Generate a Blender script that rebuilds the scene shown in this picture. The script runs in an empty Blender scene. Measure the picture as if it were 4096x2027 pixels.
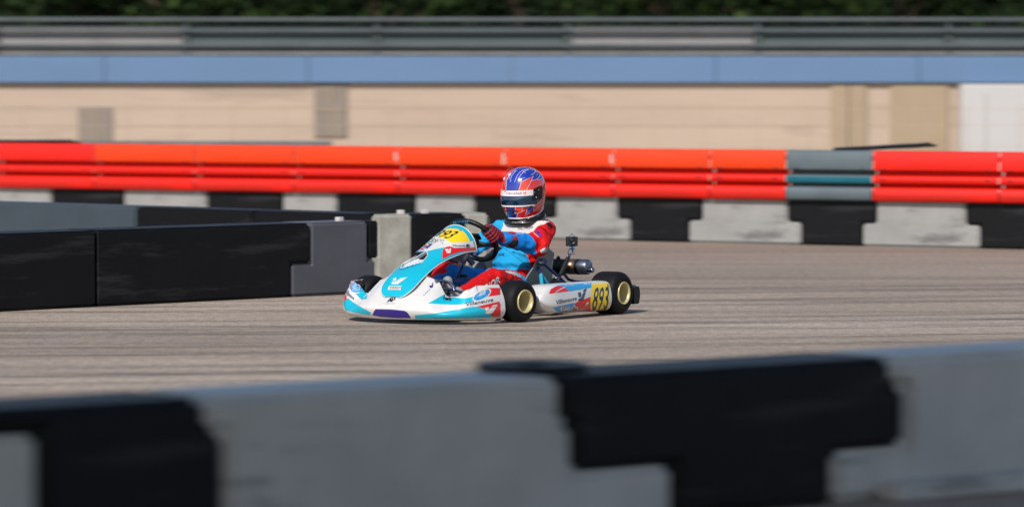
import bpy, bmesh, math, random
from mathutils import Vector, Matrix, Euler, noise
from mathutils.bvhtree import BVHTree
from mathutils.geometry import delaunay_2d_cdt
random.seed(7)
SC = bpy.context.scene
COL = SC.collection
R = math.radians

# ------------------------------------------------------------------ survey of the photograph (how the place was measured)
FPX, YH, CZ = 15600.0, 326.0, 1.5            # focal length in photo pixels, horizon row, eye height
PITCH = math.atan((1013.5 - YH) / FPX)
CAM = Vector((0, 0, CZ))
CU = Vector((0, math.sin(PITCH), math.cos(PITCH)))
CF = Vector((0, math.cos(PITCH), -math.sin(PITCH)))

def ray(px, py):
    return CF + Vector((1, 0, 0)) * ((px - 2048) / FPX) + CU * ((1013.5 - py) / FPX)

def srgb(r, g, b):
    f = lambda c: (c / 255 / 12.92) if c <= 10 else ((c / 255 + .055) / 1.055) ** 2.4
    return (f(r), f(g), f(b), 1)

# ------------------------------------------------------------------ materials
MATS = {}
def mat(name, col, rough=.5, metal=0., coat=0., var=.0, vscale=8., bump=0., bscale=60., spec=.5, stretch=None, var2=None, scuff=0., scol=(.02, .02, .022, 1), sscale=3., sstr=(1, 1, 5), slevel=.58):
    if name in MATS: return MATS[name]
    m = bpy.data.materials.new(name); m.use_nodes = True
    n = m.node_tree; b = n.nodes['Principled BSDF']; L = n.links.new
    b.inputs['Base Color'].default_value = col
    b.inputs['Roughness'].default_value = rough
    b.inputs['Metallic'].default_value = metal
    b.inputs['Coat Weight'].default_value = coat
    b.inputs['Coat Roughness'].default_value = .08
    b.inputs['Specular IOR Level'].default_value = spec
    tc = n.nodes.new('ShaderNodeTexCoord'); mp = n.nodes.new('ShaderNodeMapping')
    L(tc.outputs['Object'], mp.inputs['Vector'])
    if stretch: mp.inputs['Scale'].default_value = stretch
    if var > 0:
        t = n.nodes.new('ShaderNodeTexNoise'); t.inputs['Scale'].default_value = vscale
        t.inputs['Detail'].default_value = 6; t.inputs['Roughness'].default_value = .62
        L(mp.outputs[0], t.inputs['Vector'])
        r = n.nodes.new('ShaderNodeValToRGB')
        lo = tuple(c * (1 - var) for c in col[:3]) + (1,) if var2 is None else var2
        r.color_ramp.elements[0].color = lo; r.color_ramp.elements[0].position = .32
        r.color_ramp.elements[1].color = col; r.color_ramp.elements[1].position = .62
        L(t.outputs['Fac'], r.inputs['Fac']); L(r.outputs['Color'], b.inputs['Base Color'])
        a = n.nodes.new('ShaderNodeMapRange'); a.inputs['To Min'].default_value = min(1, rough * 1.25); a.inputs['To Max'].default_value = rough * .85
        L(t.outputs['Fac'], a.inputs['Value']); L(a.outputs[0], b.inputs['Roughness'])
    if scuff > 0:
        m2 = n.nodes.new('ShaderNodeMapping'); m2.inputs['Scale'].default_value = sstr; m2.inputs['Location'].default_value = (3.1, 1.7, .4); L(tc.outputs['Object'], m2.inputs['Vector'])
        t = n.nodes.new('ShaderNodeTexNoise'); t.inputs['Scale'].default_value = sscale; t.inputs['Detail'].default_value = 8; t.inputs['Roughness'].default_value = .68; L(m2.outputs[0], t.inputs['Vector'])
        r = n.nodes.new('ShaderNodeMapRange'); r.inputs['From Min'].default_value = slevel; r.inputs['From Max'].default_value = slevel + .11; r.inputs['To Max'].default_value = scuff; L(t.outputs['Fac'], r.inputs['Value'])
        mx = n.nodes.new('ShaderNodeMix'); mx.data_type = 'RGBA'; mx.inputs[6].default_value = col; mx.inputs[7].default_value = scol
        if b.inputs['Base Color'].links: L(b.inputs['Base Color'].links[0].from_socket, mx.inputs[6])
        L(r.outputs[0], mx.inputs['Factor']); L(mx.outputs[2], b.inputs['Base Color'])
    if bump > 0:
        t = n.nodes.new('ShaderNodeTexNoise'); t.inputs['Scale'].default_value = bscale; t.inputs['Detail'].default_value = 5
        L(mp.outputs[0], t.inputs['Vector'])
        u = n.nodes.new('ShaderNodeBump'); u.inputs['Strength'].default_value = bump; u.inputs['Distance'].default_value = .01
        L(t.outputs['Fac'], u.inputs['Height']); L(u.outputs[0], b.inputs['Normal'])
    MATS[name] = m
    return m

def gloss(name, r, g, b, **k):
    return mat(name, srgb(r, g, b), rough=k.pop('rough', .28), coat=k.pop('coat', .45), var=k.pop('var', .08), vscale=9, scuff=k.pop('scuff', .30), scol=(.10, .09, .085, 1), sscale=7, sstr=(1, 1, 3), slevel=.60, **k)

CYAN = gloss('cyan_vinyl', 10, 172, 198); WHITE = gloss('white_vinyl', 208, 206, 204); RED = gloss('red_vinyl', 214, 22, 24)
YELLOW = gloss('yellow_vinyl', 236, 200, 22); PURPLE = gloss('purple_vinyl', 46, 30, 128); BLACK = gloss('black_vinyl', 16, 16, 18)
NAVY = gloss('navy_vinyl', 40, 42, 88); GREY = gloss('grey_vinyl', 120, 122, 130); SKYB = gloss('sky_vinyl', 40, 150, 210)
BLUE = gloss('blue_vinyl', 34, 52, 150); PALE = gloss('pale_inner_plastic', 196, 204, 208); ORANGE = gloss('orange_vinyl', 235, 96, 30)
PLASTIC = mat('black_plastic', srgb(14, 14, 16), spec=.35, rough=.45, var=.3, vscale=14, bump=.15, bscale=120)
RUBBER = mat('tyre_rubber', srgb(13, 13, 15), rough=.6, var=.35, vscale=18, bump=.25, bscale=90, spec=.25)
RIMM = mat('cream_rim', srgb(206, 190, 142), rough=.35, metal=.25, var=.1, vscale=20)
STEEL = mat('chromed_steel', srgb(150, 155, 170), rough=.18, metal=1., var=.1)
DARKST = mat('dark_steel', srgb(52, 56, 66), rough=.35, metal=.8, var=.2)
BLUEST = mat('blue_painted_tube', srgb(20, 40, 92), rough=.3, coat=.4, var=.1)
CYANST = mat('cyan_painted_tube', srgb(40, 170, 200), rough=.3, coat=.4, var=.08)
SEATM = mat('fibreglass_seat', srgb(104, 116, 118), rough=.4, coat=.2, var=.2, vscale=25)
TANKM = mat('blue_fuel_tank', srgb(30, 74, 130), rough=.35, var=.15)
BRONZE = mat('heat_tinted_steel', srgb(150, 122, 104), rough=.3, metal=.9, var=.25, vscale=6)
CARBON = mat('carbon_fibre', srgb(22, 22, 20), rough=.3, coat=.6, var=.4, vscale=120)
GOLD = mat('brass_spring', srgb(210, 190, 120), rough=.3, metal=.7)

# ------------------------------------------------------------------ mesh helpers
class Part:
    """collects geometry for ONE mesh object"""
    def __init__(s): s.v = []; s.f = []; s.m = []; s.mats = []; s.sm = []; s.bvh = None; s.layer = 0; s.marks = []; s.base = 0.
    def mi(s, m):
        if m not in s.mats: s.mats.append(m)
        return s.mats.index(m)
    def add(s, vs, fs, m, smooth=True):
        o = len(s.v); k = s.mi(m)
        s.v += [Vector(p) for p in vs]
        for f in fs: s.f.append([i + o for i in f]); s.m.append(k); s.sm.append(smooth)
        return s
    def grid(s, rows, m, closed=False, smooth=True, flip=False):
        n = len(rows[0]); vs = [p for r in rows for p in r]; fs = []
        for i in range(len(rows) - 1):
            for j in range(n if closed else n - 1):
                a, b = i * n + j, i * n + (j + 1) % n; q = [a, b, b + n, a + n]
                fs.append(q[::-1] if flip else q)
        return s.add(vs, fs, m, smooth)
    def shell(s, rows, m, th, m2=None, skip=None):
        """a sheet with real thickness th (moulded plastic); skip(p) leaves faces out"""
        nr, n = len(rows), len(rows[0]); m2 = m2 or m
        def nrm(i, j):
            a = rows[min(i + 1, nr - 1)][j] - rows[max(i - 1, 0)][j]; b = rows[i][min(j + 1, n - 1)] - rows[i][max(j - 1, 0)]
            c = a.cross(b); return c.normalized() if c.length > 1e-9 else Vector((0, 0, 1))
        inner = [[rows[i][j] + nrm(i, j) * th for j in range(n)] for i in range(nr)]
        fo, fi, fr = [], [], []
        for i in range(nr - 1):
            for j in range(n - 1):
                c = (rows[i][j] + rows[i + 1][j + 1]) / 2
                if skip and skip(c): continue
                a = i * n + j; fo.append([a, a + n, a + n + 1, a + 1])
        vs = [p for r in rows for p in r]; vi = [p for r in inner for p in r]
        s.add(vs, fo, m); s.add(vi, [f[::-1] for f in fo], m2)
        bd = {}
        for f in fo:
            for k in range(4):
                e = (f[k], f[(k + 1) % 4])
                if (e[1], e[0]) in bd: del bd[(e[1], e[0])]
                else: bd[e] = 1
        N = len(vs)
        s.add(vs + vi, [[e[1], e[0], e[0] + N, e[1] + N] for e in bd], m, False)
        return s
    def tube(s, path, r, m, seg=10, caps=True):
        P = [Vector(p) for p in path]; n = len(P); rr = r if isinstance(r, (list, tuple)) else [r] * n
        rows = []; up = None
        for i in range(n):
            t = (P[min(i + 1, n - 1)] - P[max(i - 1, 0)]).normalized()
            if up is None: up = t.orthogonal().normalized()
            up = (up - t * up.dot(t)).normalized(); sd = t.cross(up)
            rows.append([P[i] + (up * math.cos(a) + sd * math.sin(a)) * rr[i] for a in [2 * math.pi * k / seg for k in range(seg)]])
        s.grid(rows, m, closed=True)
        if caps:
            s.add(rows[0], [list(range(seg))[::-1]], m, False); s.add(rows[-1], [list(range(seg))], m, False)
        return s
    def lathe(s, c, axis, prof, m, seg=40):
        """prof: (distance along axis, radius)"""
        c = Vector(c); ax = Vector(axis).normalized(); u = ax.orthogonal().normalized(); w = ax.cross(u)
        rows = [[c + ax * h + (u * math.cos(a) + w * math.sin(a)) * r for a in [2 * math.pi * k / seg for k in range(seg)]] for h, r in prof]
        return s.grid(rows, m, closed=True)
    def bm(s, bm, m, smooth=False, M=None):
        bm.verts.ensure_lookup_table()
        vs = [(M @ v.co if M else v.co.copy()) for v in bm.verts]
        s.add(vs, [[v.index for v in f.verts] for f in bm.faces], m, smooth); bm.free(); return s
    def box(s, c, size, m, bev=.004, rot=None, seg=2):
        b = bmesh.new(); bmesh.ops.create_cube(b, size=1)
        for v in b.verts: v.co = Vector((v.co.x * size[0], v.co.y * size[1], v.co.z * size[2]))
        if bev: bmesh.ops.bevel(b, geom=list(b.edges), offset=bev, segments=seg, affect='EDGES', profile=.6)
        b.verts.index_update()
        M = Matrix.Translation(Vector(c)) @ (rot.to_matrix().to_4x4() if rot else Matrix())
        return s.bm(b, m, False, M)
    def ball(s, c, r, m, seg=16):
        b = bmesh.new(); bmesh.ops.create_uvsphere(b, u_segments=seg, v_segments=seg // 2, radius=1)
        rr = r if isinstance(r, (list, tuple)) else (r, r, r)
        for v in b.verts: v.co = Vector((v.co.x * rr[0], v.co.y * rr[1], v.co.z * rr[2])) + Vector(c)
        b.verts.index_update(); return s.bm(b, m, True)
    def build(s, name, parent=None, world=None):
        me = bpy.data.meshes.new(name); me.from_pydata(s.v, [], s.f)
        for m in s.mats: me.materials.append(m)
        me.polygons.foreach_set('material_index', s.m); me.polygons.foreach_set('use_smooth', s.sm); me.update()
        o = bpy.data.objects.new(name, me); COL.objects.link(o)
        if parent: o.parent = parent
        if world is not None: o.matrix_world = world
        return o
    # ---- livery: flat vinyl laid on the moulded surface
    def _bvh(s):
        if s.bvh is None: s.bvh = BVHTree.FromPolygons(s.v, s.f)
        return s.bvh
    def _drop(s, pts, off):
        bv = s._bvh(); out = []; ts = []
        for p in pts:
            d = (WL3 @ ray(*p)).normalized(); h = bv.ray_cast(CAML, d)
            out.append((h, d))
            if h[0]: ts.append(h[3])
        if not ts: return None
        ts.sort(); tm = ts[len(ts) // 2]; res = []
        for h, d in out:
            if h[0] and abs(h[3] - tm) < .45: q, nn = h[0], h[1]
            else:
                g = bv.find_nearest(CAML + d * tm); q, nn = g[0], g[1]
            if nn.dot(d) > 0: nn = -nn
            res.append(q + nn * off)
        return res
    def decal(s, poly, m, conv=None, step=5., off=None):
        P = [conv(*p) for p in poly] if conv else list(poly)
        s.layer += 1; off = off or (.0006 + s.base + .00005 * s.layer)
        D = []
        for i in range(len(P)):
            a, b = Vector(P[i]), Vector(P[(i + 1) % len(P)]); k = max(1, int((b - a).length / (step * .6)))
            D += [a.lerp(b, t / k) for t in range(k)]
        nb = len(D); E_ = [(i, (i + 1) % nb) for i in range(nb)]
        x0, x1 = min(p.x for p in D), max(p.x for p in D); y0, y1 = min(p.y for p in D), max(p.y for p in D)
        def inside(x, y):
            c = False
            for i in range(len(P)):
                (xa, ya), (xb, yb) = P[i], P[i - 1]
                if (ya > y) != (yb > y) and x < (xb - xa) * (y - ya) / (yb - ya) + xa: c = not c
            return c
        g = []
        y = y0 + step * .5
        while y < y1:
            x = x0 + step * .5
            while x < x1:
                if inside(x, y): g.append(Vector((x, y)))
                x += step
            y += step
        r = delaunay_2d_cdt(D + g, E_, [list(range(nb))], 1, 1e-4)
        vs = s._drop([(v.x, v.y) for v in r[0]], off)
        if vs is None: return s
        fs = [list(f)[::-1] for f in r[2] if max((vs[f[0]] - vs[f[1]]).length, (vs[f[1]] - vs[f[2]]).length, (vs[f[2]] - vs[f[0]]).length) < .09]
        s.marks.append((vs, fs, m)); return s.add(vs, fs, m, True)
    def line(s, pts, w, m, conv=None, step=7., smooth=False):
        w = w * .3
        if smooth: pts = [tuple(spline(pts, i / 18)) for i in range(19)]
        P = [Vector(conv(*p) if conv else p) for p in pts]; n = len(P); Lf, Rt = [], []
        for i in range(n):
            t = (P[min(i + 1, n - 1)] - P[max(i - 1, 0)]).normalized(); q = Vector((-t.y, t.x)) * w / 2
            Lf.append(P[i] + q); Rt.append(P[i] - q)
        return s.decal([tuple(p) for p in Lf + Rt[::-1]], m, None, step)
    def text(s, word, quad, m, conv=None, bold=.0, shear=0., spacing=1.):
        """quad: bottom-left, bottom-right, top-right, top-left of the capitals"""
        Q = [Vector(conv(*p) if conv else p) for p in quad]
        vs, fs = glyphs(word, bold, shear, spacing); s.layer += 1; vs = list(vs); fs = list(fs)
        pts = []
        for u, v in vs:
            p = Q[0].lerp(Q[1], u).lerp(Q[3].lerp(Q[2], u), v); pts.append((p.x, p.y))
        out = []; todo = [(f, 0) for f in fs]; memo = {}
        def midp(a, b):
            key = (min(a, b), max(a, b))
            if key not in memo: pts.append(((pts[a][0] + pts[b][0]) / 2, (pts[a][1] + pts[b][1]) / 2)); memo[key] = len(pts) - 1
            return memo[key]
        while todo:
            f, dpt = todo.pop()
            big = max(math.hypot(pts[f[i]][0] - pts[f[i - 1]][0], pts[f[i]][1] - pts[f[i - 1]][1]) for i in range(3)) if len(f) == 3 else 0
            if big > 8 and dpt < 4:
                a, b, c = f; ab, bc, ca = midp(a, b), midp(b, c), midp(c, a)
                todo += [([a, ab, ca], dpt + 1), ([ab, b, bc], dpt + 1), ([ca, bc, c], dpt + 1), ([ab, bc, ca], dpt + 1)]
            else: out.append(f)
        fs = out
        q = s._drop(pts, .0010 + s.base + .00005 * s.layer)
        if q:
            fs = [f for f in fs if all((q[f[i]] - q[f[i - 1]]).length < .004 + .010 * math.hypot(pts[f[i]][0] - pts[f[i - 1]][0], pts[f[i]][1] - pts[f[i - 1]][1]) for i in range(len(f)))]
            s.add(q, [f[::-1] for f in fs], m, False)
        return s

_gl = {}
def glyphs(word, bold, shear, spacing):
    k = (word, bold, shear, spacing)
    if k in _gl: return _gl[k]
    cu = bpy.data.curves.new('lettering', 'FONT'); cu.body = word; cu.resolution_u = 2; cu.shear = shear; cu.offset = bold; cu.space_character = spacing
    o = bpy.data.objects.new('lettering', cu); COL.objects.link(o)
    me = o.to_mesh(); vs = [v.co.copy() for v in me.vertices]; fs = [list(p.vertices) for p in me.polygons]
    o.to_mesh_clear(); bpy.data.objects.remove(o); bpy.data.curves.remove(cu)
    x0, x1 = min(v.x for v in vs), max(v.x for v in vs); y0 = 0; y1 = max(v.y for v in vs)
    _gl[k] = ([((v.x - x0) / (x1 - x0), (v.y - y0) / (y1 - y0)) for v in vs], fs)
    return _gl[k]

def tag(o, label=None, cat=None, group=None, kind=None):
    if label: o['label'] = label
    if cat: o['category'] = cat
    if group: o['group'] = group
    if kind: o['kind'] = kind
    return o

def spline(pts, t):
    """Catmull-Rom through tuples, t in 0..1 over equal spans"""
    n = len(pts) - 1; x = min(max(t, 0), 1) * n; i = min(int(x), n - 1); f = x - i
    g = lambda k: pts[min(max(k, 0), n)]
    r = []
    for c in range(len(pts[0])):
        a, b, d, e = g(i - 1)[c], g(i)[c], g(i + 1)[c], g(i + 2)[c]
        r.append(.5 * (2 * b + (d - a) * f + (2 * a - 5 * b + 4 * d - e) * f * f + (3 * b - a - 3 * d + e) * f ** 3))
    return r

def interp(tab, x):
    if x <= tab[0][0]: return tab[0][1]
    for (a, u), (b, v) in zip(tab, tab[1:]):
        if x <= b:
            t = (x - a) / (b - a); t = t * t * (3 - 2 * t); return u + (v - u) * t
    return tab[-1][1]

def ellipse(cx, cy, a, b, ang=0, n=28):
    c, s = math.cos(R(ang)), math.sin(R(ang))
    return [(cx + a * math.cos(t) * c - b * math.sin(t) * s, cy + a * math.cos(t) * s + b * math.sin(t) * c) for t in [2 * math.pi * k / n for k in range(n)]]

def inpoly(P, x, y):
    c = False
    for i in range(len(P)):
        (xa, ya), (xb, yb) = P[i], P[i - 1]
        if (ya > y) != (yb > y) and x < (xb - xa) * (y - ya) / (yb - ya) + xa: c = not c
    return c

# survey sheets of the photograph, enlarged: sheet position -> photo position
R1 = lambda x, y: (1340 + x / 1.8754, 640 + y / 1.8754)
Z1 = lambda x, y: (1360 + x / 4.2933, 840 + y / 4.2933)
Z2 = lambda x, y: (1360 + x / 3.903, 1060 + y / 3.903)
Z3 = lambda x, y: (1680 + x / 3.984, 900 + y / 3.984)
Z4 = lambda x, y: (1960 + x / 4.903, 640 + y / 4.903)
P4 = lambda x, y: (1940 + x / 3.8636, 980 + y / 3.8636)

# ------------------------------------------------------------------ where the kart stands
TH = R(57)
FWD = Vector((-math.cos(TH), -math.sin(TH), 0)); LFT = Vector((math.sin(TH), -math.cos(TH), 0))
KO = Vector((.157, 25.488, 0)) - LFT * .03
KM = Matrix.Translation(KO) @ Matrix.Rotation(math.pi + TH, 4, 'Z')
WL3 = KM.to_3x3().inverted(); CAML = KM.inverted() @ CAM
def px_of(l):
    d = KM @ Vector(l) - CAM; z = d.dot(CF); return 2048 + FPX * d.x / z, 1013.5 - FPX * d.dot(CU) / z

kart = bpy.data.objects.new('racing_kart', None); COL.objects.link(kart); kart.matrix_world = KM
tag(kart, 'cyan, white and red racing kart number 893 cornering on the grey track', 'racing kart')

# ---- front fairing
PLAN = [(0, 1.622), (.15, 1.606), (.28, 1.568), (.383, 1.512), (.463, 1.43), (.516, 1.325), (.540, 1.195)]
ZT = [(0, .283), (.17, .283), (.24, .262), (.34, .166), (.395, .172), (.455, .216), (.49, .238), (.6, .242)]
ZTR = [(0, .283), (.17, .283), (.23, .262), (.31, .172), (.345, .178), (.40, .228), (.43, .244), (.6, .244)]
INS = [(0, .20), (.2, .185), (.34, .11), (.46, .035), (.6, .015)]
FR = [(0, 0, 0), (.11, .024, 0), (.24, .034, 0), (.36, .034, .08), (.55, .034, .33), (.78, .022, .68), (1, 0, 1)]
def nose_pt(t, v, grow=0):
    s = 1 if t >= 0 else -1
    y, x = spline(PLAN, abs(t)); y2, x2 = spline(PLAN, min(1, abs(t) + .02)); y1, x1 = spline(PLAN, max(0, abs(t) - .02))
    ty, tx = y2 - y1, x2 - x1; l = math.hypot(ty, tx); ny, nx = -tx / l, ty / l
    zt, ins = interp(ZT if s > 0 else ZTR, y), interp(INS, y)
    f, bu, k = spline(FR, v)
    o = bu - ins * k
    oy = ny * o
    if k > 0 and abs(t) < .75: oy *= .45 if o < 0 else 1
    return Vector((x + nx * o, s * (y + oy), .03 + (zt - .03) * f))
nose = Part()
rows = [[nose_pt(-1 + 2 * i / 120, j / 26) for j in range(27)] for i in range(121)]
nose.shell(rows, WHITE, -.005, PALE)
N = nose.decal
N([(1375, 595), (1660, 437), (1720, 465), (1800, 502), (1880, 520), (1980, 514), (2060, 498), (2150, 462), (2300, 400), (2300, 500), (2090, 560), (1950, 605), (1800, 620), (1600, 610)], CYAN, Z2)
N([(2236, 394), (2300, 356), (2500, 356), (2504, 462), (2300, 490)], RED, Z2)
N(ellipse(2215, 466, 160, 72, -29), WHITE, Z2); N(ellipse(2212, 466, 138, 56, -29), NAVY, Z2); N(ellipse(2212, 466, 131, 50, -29), SKYB, Z2)
for k in range(4): nose.line([(2150 + 12 * k, 490 - 22 * k), (2215 + 12 * k, 462 - 20 * k), (2275, 440 - 22 * k)], 7, WHITE, Z2)
N([(2100, 652), (2200, 630), (2485, 566), (2505, 610), (2505, 806), (2380, 808), (2330, 740), (2260, 680), (2180, 655)], RED, Z2)
N([(1168, 780), (1500, 750), (1850, 690), (2080, 645), (2180, 655), (2260, 690), (2340, 760), (2390, 812), (2050, 826), (1600, 836), (1182, 836)], CYAN, Z2)
N([(505, 778), (535, 710), (560, 685), (800, 690), (1010, 712), (1050, 735), (1080, 775), (1110, 824), (900, 824), (650, 806)], PURPLE, Z2)
N([(60, 560), (125, 515), (220, 590), (350, 665), (484, 735), (470, 778), (330, 752), (200, 730), (90, 700), (60, 640)], CYAN, Z2)
N([(1120, 780), (1160, 778), (1180, 832), (1130, 830)], PALE, Z2)
N([(100, 200), (200, 200), (318, 225), (330, 300), (240, 380), (95, 345)], RED, Z2)
N([(320, 280), (440, 415), (415, 532), (330, 532), (235, 440)], CYAN, Z2)
N(ellipse(253, 347, 104, 96), WHITE, Z2); N(ellipse(253, 347, 92, 84), NAVY, Z2); N(ellipse(253, 347, 87, 79), SKYB, Z2)
for k in range(4): nose.line([(195, 330 + 22 * k), (235, 300 + 26 * k), (265, 330 + 20 * k), (310, 345 + 12 * k)], 7, WHITE, Z2)
for k in range(3): nose.line([(262, 298 + 32 * k), (300, 303 + 32 * k)], 10, NAVY, Z2)
N([(70, 475), (104, 455), (106, 540), (70, 560)], RED, Z2)
nose.text('Villeneuve', [(1965, 640), (2390, 566), (2390, 505), (1960, 588)], NAVY, Z2, .008, .1)
nose.text('Villeneuve', [(92, 450), (212, 548), (236, 508), (112, 378)], NAVY, Z2, .004)
def vmark(part, A, m, conv):
    for poly in A: part.decal(poly, m, conv, 5)
vmark(nose, [[(2258, 664), (2318, 655), (2325, 688), (2300, 708), (2285, 715), (2266, 700)], [(2357, 655), (2380, 630), (2456, 611), (2441, 650)],
             [(2330, 692), (2352, 668), (2436, 658), (2375, 748), (2278, 762), (2271, 722), (2300, 716)]], WHITE, Z2)
vmark(nose, [[(1392, 325), (1424, 320), (1425, 345), (1400, 348)], [(1430, 300), (1455, 270), (1452, 300), (1436, 310)], [(1428, 320), (1455, 305), (1450, 345), (1425, 360), (1402, 350)]], PURPLE, Z2)
nose.text('VILLENEUVE', [(1300, 490), (1412, 385), (1400, 370), (1290, 475)], GREY, Z2)
# two-stroke monogram and small sponsor lines
N([(730, 578), (795, 508), (812, 508), (752, 578)], BLACK, Z2, 5); N([(790, 520), (805, 506), (800, 572), (775, 572)], BLACK, Z2, 5)
N([(815, 508), (868, 508), (862, 545), (822, 552), (818, 576), (802, 576)], BLACK, Z2, 5); N([(828, 520), (850, 520), (848, 536), (826, 538)], WHITE, Z2, 5)
nose.text('NORMAL PRO', [(697, 608), (858, 606), (858, 595), (697, 597)], GREY, Z2)
nose.text('KARTSPORT', [(640, 458), (800, 462), (800, 440), (645, 438)], GREY, Z2, 0, .3)
nose.text('SPEEDLAB', [(895, 490), (1050, 486), (1050, 462), (895, 466)], PALE, Z2, 0, .3)
nose.text('AP', [(515, 275), (535, 275), (540, 250), (522, 250)], GREY, Z2)
nose.text('VILLENEUVE', [(485, 425), (515, 300), (505, 295), (475, 420)], GREY, Z2)
nose.build('front_fairing', kart)

# ---- steering-column number panel
PC = [(1.602, .168), (1.588, .19), (1.545, .240), (1.475, .297), (1.39, .346), (1.297, .391), (1.208, .437), (1.118, .485), (1.028, .535), (.965, .566), (.90, .591)]
PW = [(.055,), (.092,), (.122,), (.130,), (.132,), (.134,), (.137,), (.142,), (.148,), (.151,), (.153,)]
PD = [(.0,), (.003,), (.012,), (.020,), (.024,), (.030,), (.048,), (.075,), (.108,), (.135,), (.158,)]
def panel_pt(v, u):
    x, z = spline(PC, v); w = spline(PW, v)[0]; d = spline(PD, v)[0]
    a = u * math.pi / 2
    return Vector((x - .012 * d / .15 * (1 - math.cos(a)), w * math.sin(a) if d > .04 else w * (math.sin(a) * .8 + u * .2), z - d * (1 - math.cos(a)) - (.006 * u * u)))
SLOT = [Z1(*p) for p in [(1205, 718), (1260, 708), (1480, 715), (1506, 735), (1505, 780), (1430, 880), (1390, 905), (1040, 1000), (1080, 922), (1170, 762)]]
panel = Part()
prow = [[panel_pt(i / 110, -1 + 2 * j / 60) for j in range(61)] for i in range(111)]
cut = lambda p: inpoly(SLOT, *px_of(p)) and p.z > .2
panel.shell([r[::-1] for r in prow], CYAN, -.004, PALE, skip=cut)
full = Part(); full.grid(prow, CYAN)
D = panel.decal
panel.bvh = BVHTree.FromPolygons(full.v, full.f)
D([(1150, 720), (1330, 570), (1480, 480), (1530, 460), (1640, 450), (1780, 478), (1920, 562), (2235, 540), (2372, 512), (2372, 600), (2340, 642), (1960, 648), (1925, 628), (1890, 625), (1800, 640), (1600, 680), (1520, 704), (1480, 706), (1250, 696)], WHITE, Z1)
D([(1500, 478), (1640, 400), (1770, 338), (1870, 318), (2000, 322), (2090, 345), (2150, 400), (2200, 470), (2235, 542), (2080, 555), (1920, 567), (1840, 520), (1780, 482), (1640, 455)], YELLOW, Z1)
D([(1757, 838), (1757, 720), (1775, 670), (1830, 632), (1890, 623), (1925, 640), (1965, 652), (2342, 638), (2325, 694), (2200, 702), (2050, 722), (1900, 768), (1830, 808)], RED, Z1)
panel.text('893', [(1560, 440), (1860, 492), (2070, 372), (1750, 338)], BLACK, Z1, .012, 0)
panel.text('LEVINCO', [(1440, 498), (1770, 548), (1800, 510), (1490, 468)], BLACK, Z1, 0, .1)
panel.text('SRL', [(1735, 570), (1778, 590), (1786, 572), (1745, 556)], BLACK, Z1)
panel.text('TEAM', [(1405, 555), (1530, 550), (1560, 520), (1440, 520)], GREY, Z1); panel.text('27', [(1525, 556), (1650, 572), (1680, 535), (1570, 522)], BLACK, Z1, .02, .1)
D([(1250, 640), (1355, 558), (1600, 582), (1500, 665)], BLUE, Z1); D(ellipse(1440, 588, 90, 24, 8), YELLOW, Z1, 4); D(ellipse(1470, 612, 30, 14, 10), RED, Z1, 4)
panel.text('racing', [(1280, 640), (1470, 660), (1490, 640), (1300, 618)], WHITE, Z1); panel.text('pista', [(1240, 672), (1370, 682), (1390, 655), (1270, 640)], BLACK, Z1, .01, .3)
D([(1375, 660), (1450, 668), (1430, 690), (1360, 682)], RED, Z1, 4)
panel.text('Villeneuve', [(1930, 632), (2140, 630), (2140, 588), (1925, 590)], NAVY, Z1, .01)
vmark(panel, [[(1800, 672), (1850, 666), (1856, 700), (1835, 712), (1815, 702)], [(1862, 672), (1905, 657), (1902, 690), (1864, 694)], [(1836, 716), (1862, 698), (1904, 694), (1895, 740), (1840, 745), (1822, 715)]], WHITE, Z1)
D(ellipse(2190, 615, 30, 26), GREY, Z1, 4); D(ellipse(2192, 612, 17, 14), BLACK, Z1, 4)
for a in range(0, 360, 45): panel.line([(2192 + 20 * math.cos(R(a)), 614 + 18 * math.sin(R(a))), (2192 + 44 * math.cos(R(a)), 614 + 38 * math.sin(R(a)))], 7, BLACK, Z1, 4)
D([(2010, 328), (2090, 342), (2120, 370), (2060, 360)], WHITE, Z1, 4); D([(2030, 334), (2085, 345), (2098, 362), (2055, 352)], BLACK, Z1, 4)
panel.text('VILLENEUVE', [(1025, 1040), (1392, 920), (1380, 902), (1015, 1018)], BLUE, Z1, .01)
vmark(panel, [[(836, 206), (884, 199), (880, 243), (826, 250)], [(812, 258), (884, 252), (952, 204), (1058, 191), (905, 303), (803, 306)]], PALE, Z2)
D([(765, 330), (965, 325), (950, 392), (745, 388)], WHITE, Z2); panel.text('station', [(775, 362), (955, 368), (960, 335), (790, 330)], BLACK, Z2, .01)
panel.text('MOTORSPORT', [(770, 382), (930, 388), (932, 374), (780, 370)], GREY, Z2)
# lip round the air opening, laid on the shell
lip = panel._drop(SLOT + SLOT[:1], .001)
dense = [];
for i in range(len(lip) - 1):
    for k in range(8): dense.append(lip[i].lerp(lip[i + 1], k / 8))
dense.append(dense[0])
panel.tube(dense, .0032, PALE, 8, False)
edge = [panel_pt(i / 60, 1) for i in range(61)] + [panel_pt(1, 1 - 2 * i / 30) for i in range(31)] + [panel_pt(1 - i / 60, -1) for i in range(61)]
panel.tube(edge, .0030, WHITE, 6, False)
pan = panel.build('number_panel', kart)
duct = Part()      # the white scoop set back behind the opening
cx = sum(p[0] for p in SLOT) / len(SLOT); cy = sum(p[1] for p in SLOT) / len(SLOT)
big = [(cx + (x - cx) * 1.04, cy + (y - cy) * 1.04) for x, y in SLOT]
sc = panel._drop(big, 0); mid = Vector((0, 0, 0))
for p in sc: mid += p / len(sc)
nrm = Vector((.5, 0, .86)); ring = [p - nrm * .007 for p in sc]
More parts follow.
